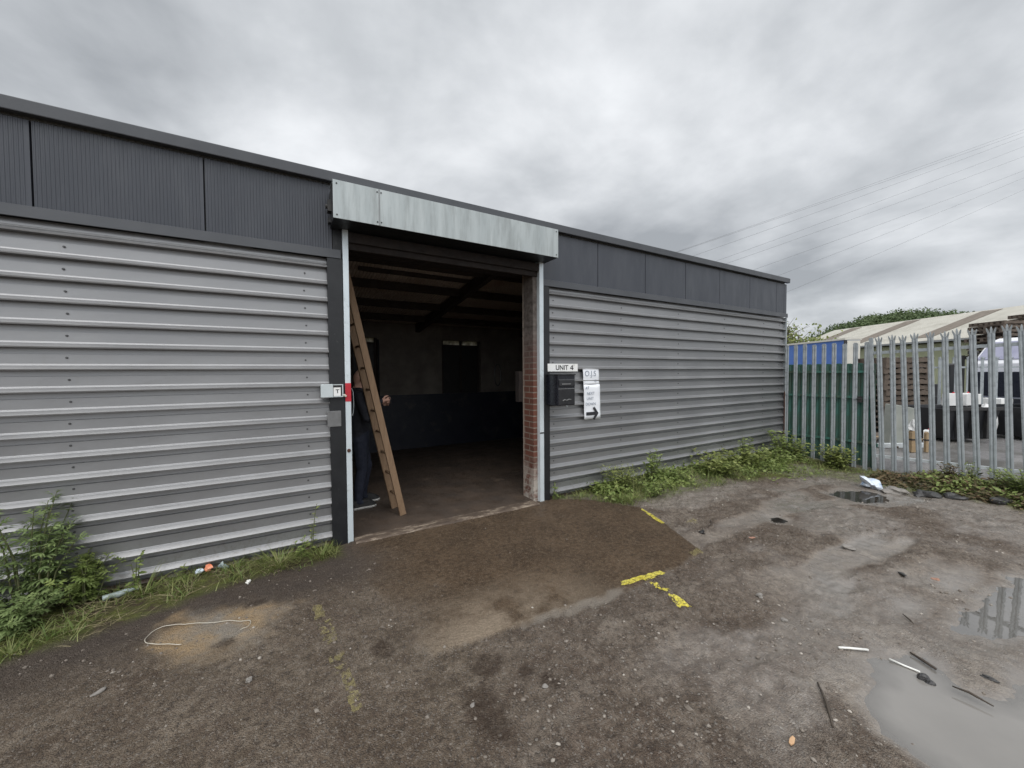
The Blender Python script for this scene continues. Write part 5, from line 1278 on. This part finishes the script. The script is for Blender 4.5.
b = MB(); b.blob((0, 0, .02), (.03, .025, .03), 23, .5); o = b.build('plastic_cup', MT['clearplast'], None, (-.46, -.05, g1(-.46, -.05)+.02)); tag(o, 'crushed clear plastic cup right of the orange wrapper', 'cup')
b = MB(); b.blob((0, 0, .05), (.16, .11, .085), 25, .55, sub=3); o = b.build('plastic_bag', MT['polybag'], None, (7.50, -1.85, g1(7.5, -1.85)), (0, 0, .4), smooth=False); tag(o, 'crumpled white and blue plastic bag beside the small puddle by the fence', 'bag')

# ------------------------------------------------------------------ camera, world, sun
cam = bpy.data.cameras.new('camera'); co = bpy.data.objects.new('camera', cam); COL.objects.link(co)
rt = Vector((.86109, -.50841, -.00668)); up = Vector((.02031, .02126, .99957)); fw = Vector((.50805, .86085, -.02863))
co.matrix_world = Matrix(((rt.x, up.x, -fw.x, 0), (rt.y, up.y, -fw.y, CY), (rt.z, up.z, -fw.z, 1.6), (0, 0, 0, 1)))
cam.sensor_width = 36; cam.lens = 36*390/1024; cam.clip_end = 2000; cam.clip_start = .05
sc.camera = co
SE, SA = R_(58), R_(215)     # sun elevation and compass angle of the brightest part of the cloud
w = bpy.data.worlds.new('World'); sc.world = w; w.use_nodes = True; nt = w.node_tree
bg = nt.nodes['Background']; sky = nd(nt, 'ShaderNodeTexSky', sky_type='NISHITA'); sky.sun_disc = False; sky.sun_elevation = SE; sky.sun_rotation = SA
tc = nd(nt, 'ShaderNodeTexCoord'); sp = nd(nt, 'ShaderNodeSeparateXYZ'); lk(nt, tc.outputs['Generated'], sp.inputs[0])
den = mth(nt, 'ADD', mth(nt, 'MAXIMUM', sp.outputs[2], 0), .30)
cb = nd(nt, 'ShaderNodeCombineXYZ'); lk(nt, mth(nt, 'DIVIDE', sp.outputs[0], den), cb.inputs[0]); lk(nt, mth(nt, 'DIVIDE', sp.outputs[1], den), cb.inputs[1])
mp = nd(nt, 'ShaderNodeMapping'); mp.inputs['Location'].default_value = (3.1, 1.7, 0); lk(nt, cb.outputs[0], mp.inputs[0])
n1 = noise(nt, mp.outputs[0], .9, 9, .52, .2); n2 = noise(nt, mp.outputs[0], 2.2, 9, .52, .2)
cl = mth(nt, 'ADD', mth(nt, 'MULTIPLY', n1, .64), mth(nt, 'MULTIPLY', n2, .36))
cr = nd(nt, 'ShaderNodeValToRGB'); e = cr.color_ramp.elements
e[0].position = .39; e[0].color = (3.8, 4.02, 4.28, 1); e[1].position = .60; e[1].color = (8.9, 9.12, 9.4, 1)
m_ = cr.color_ramp.elements.new(.49); m_.color = (5.95, 6.2, 6.48, 1)
lk(nt, cl, cr.inputs[0])
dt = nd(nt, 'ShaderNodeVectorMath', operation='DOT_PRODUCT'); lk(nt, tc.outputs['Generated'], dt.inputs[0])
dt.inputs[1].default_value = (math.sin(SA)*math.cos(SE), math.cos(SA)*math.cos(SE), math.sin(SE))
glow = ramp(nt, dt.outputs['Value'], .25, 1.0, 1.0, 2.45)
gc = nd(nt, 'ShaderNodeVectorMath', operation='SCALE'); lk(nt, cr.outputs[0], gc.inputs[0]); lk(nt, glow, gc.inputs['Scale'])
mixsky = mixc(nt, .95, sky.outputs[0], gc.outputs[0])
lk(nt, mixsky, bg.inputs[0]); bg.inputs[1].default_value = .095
sl = bpy.data.lights.new('sun', 'SUN'); so = bpy.data.objects.new('sun', sl); COL.objects.link(so)
sl.energy = 1.4; sl.angle = R_(55); sl.color = (1, .97, .93)
dv = Vector((math.sin(SA)*math.cos(SE), math.cos(SA)*math.cos(SE), math.sin(SE)))
so.rotation_euler = dv.to_track_quat('Z', 'Y').to_euler(); so.location = (0, 0, 30)
sc.view_settings.view_transform = 'Standard'; sc.view_settings.look = 'None'; sc.view_settings.exposure = .14; sc.view_settings.gamma = 1
sc.render.engine = 'CYCLES'; sc.cycles.use_denoising = True; sc.cycles.max_bounces = 6; sc.cycles.caustics_reflective = False; sc.cycles.caustics_refractive = False
try: sc.cycles.denoiser = 'OPENIMAGEDENOISE'
except Exception: pass
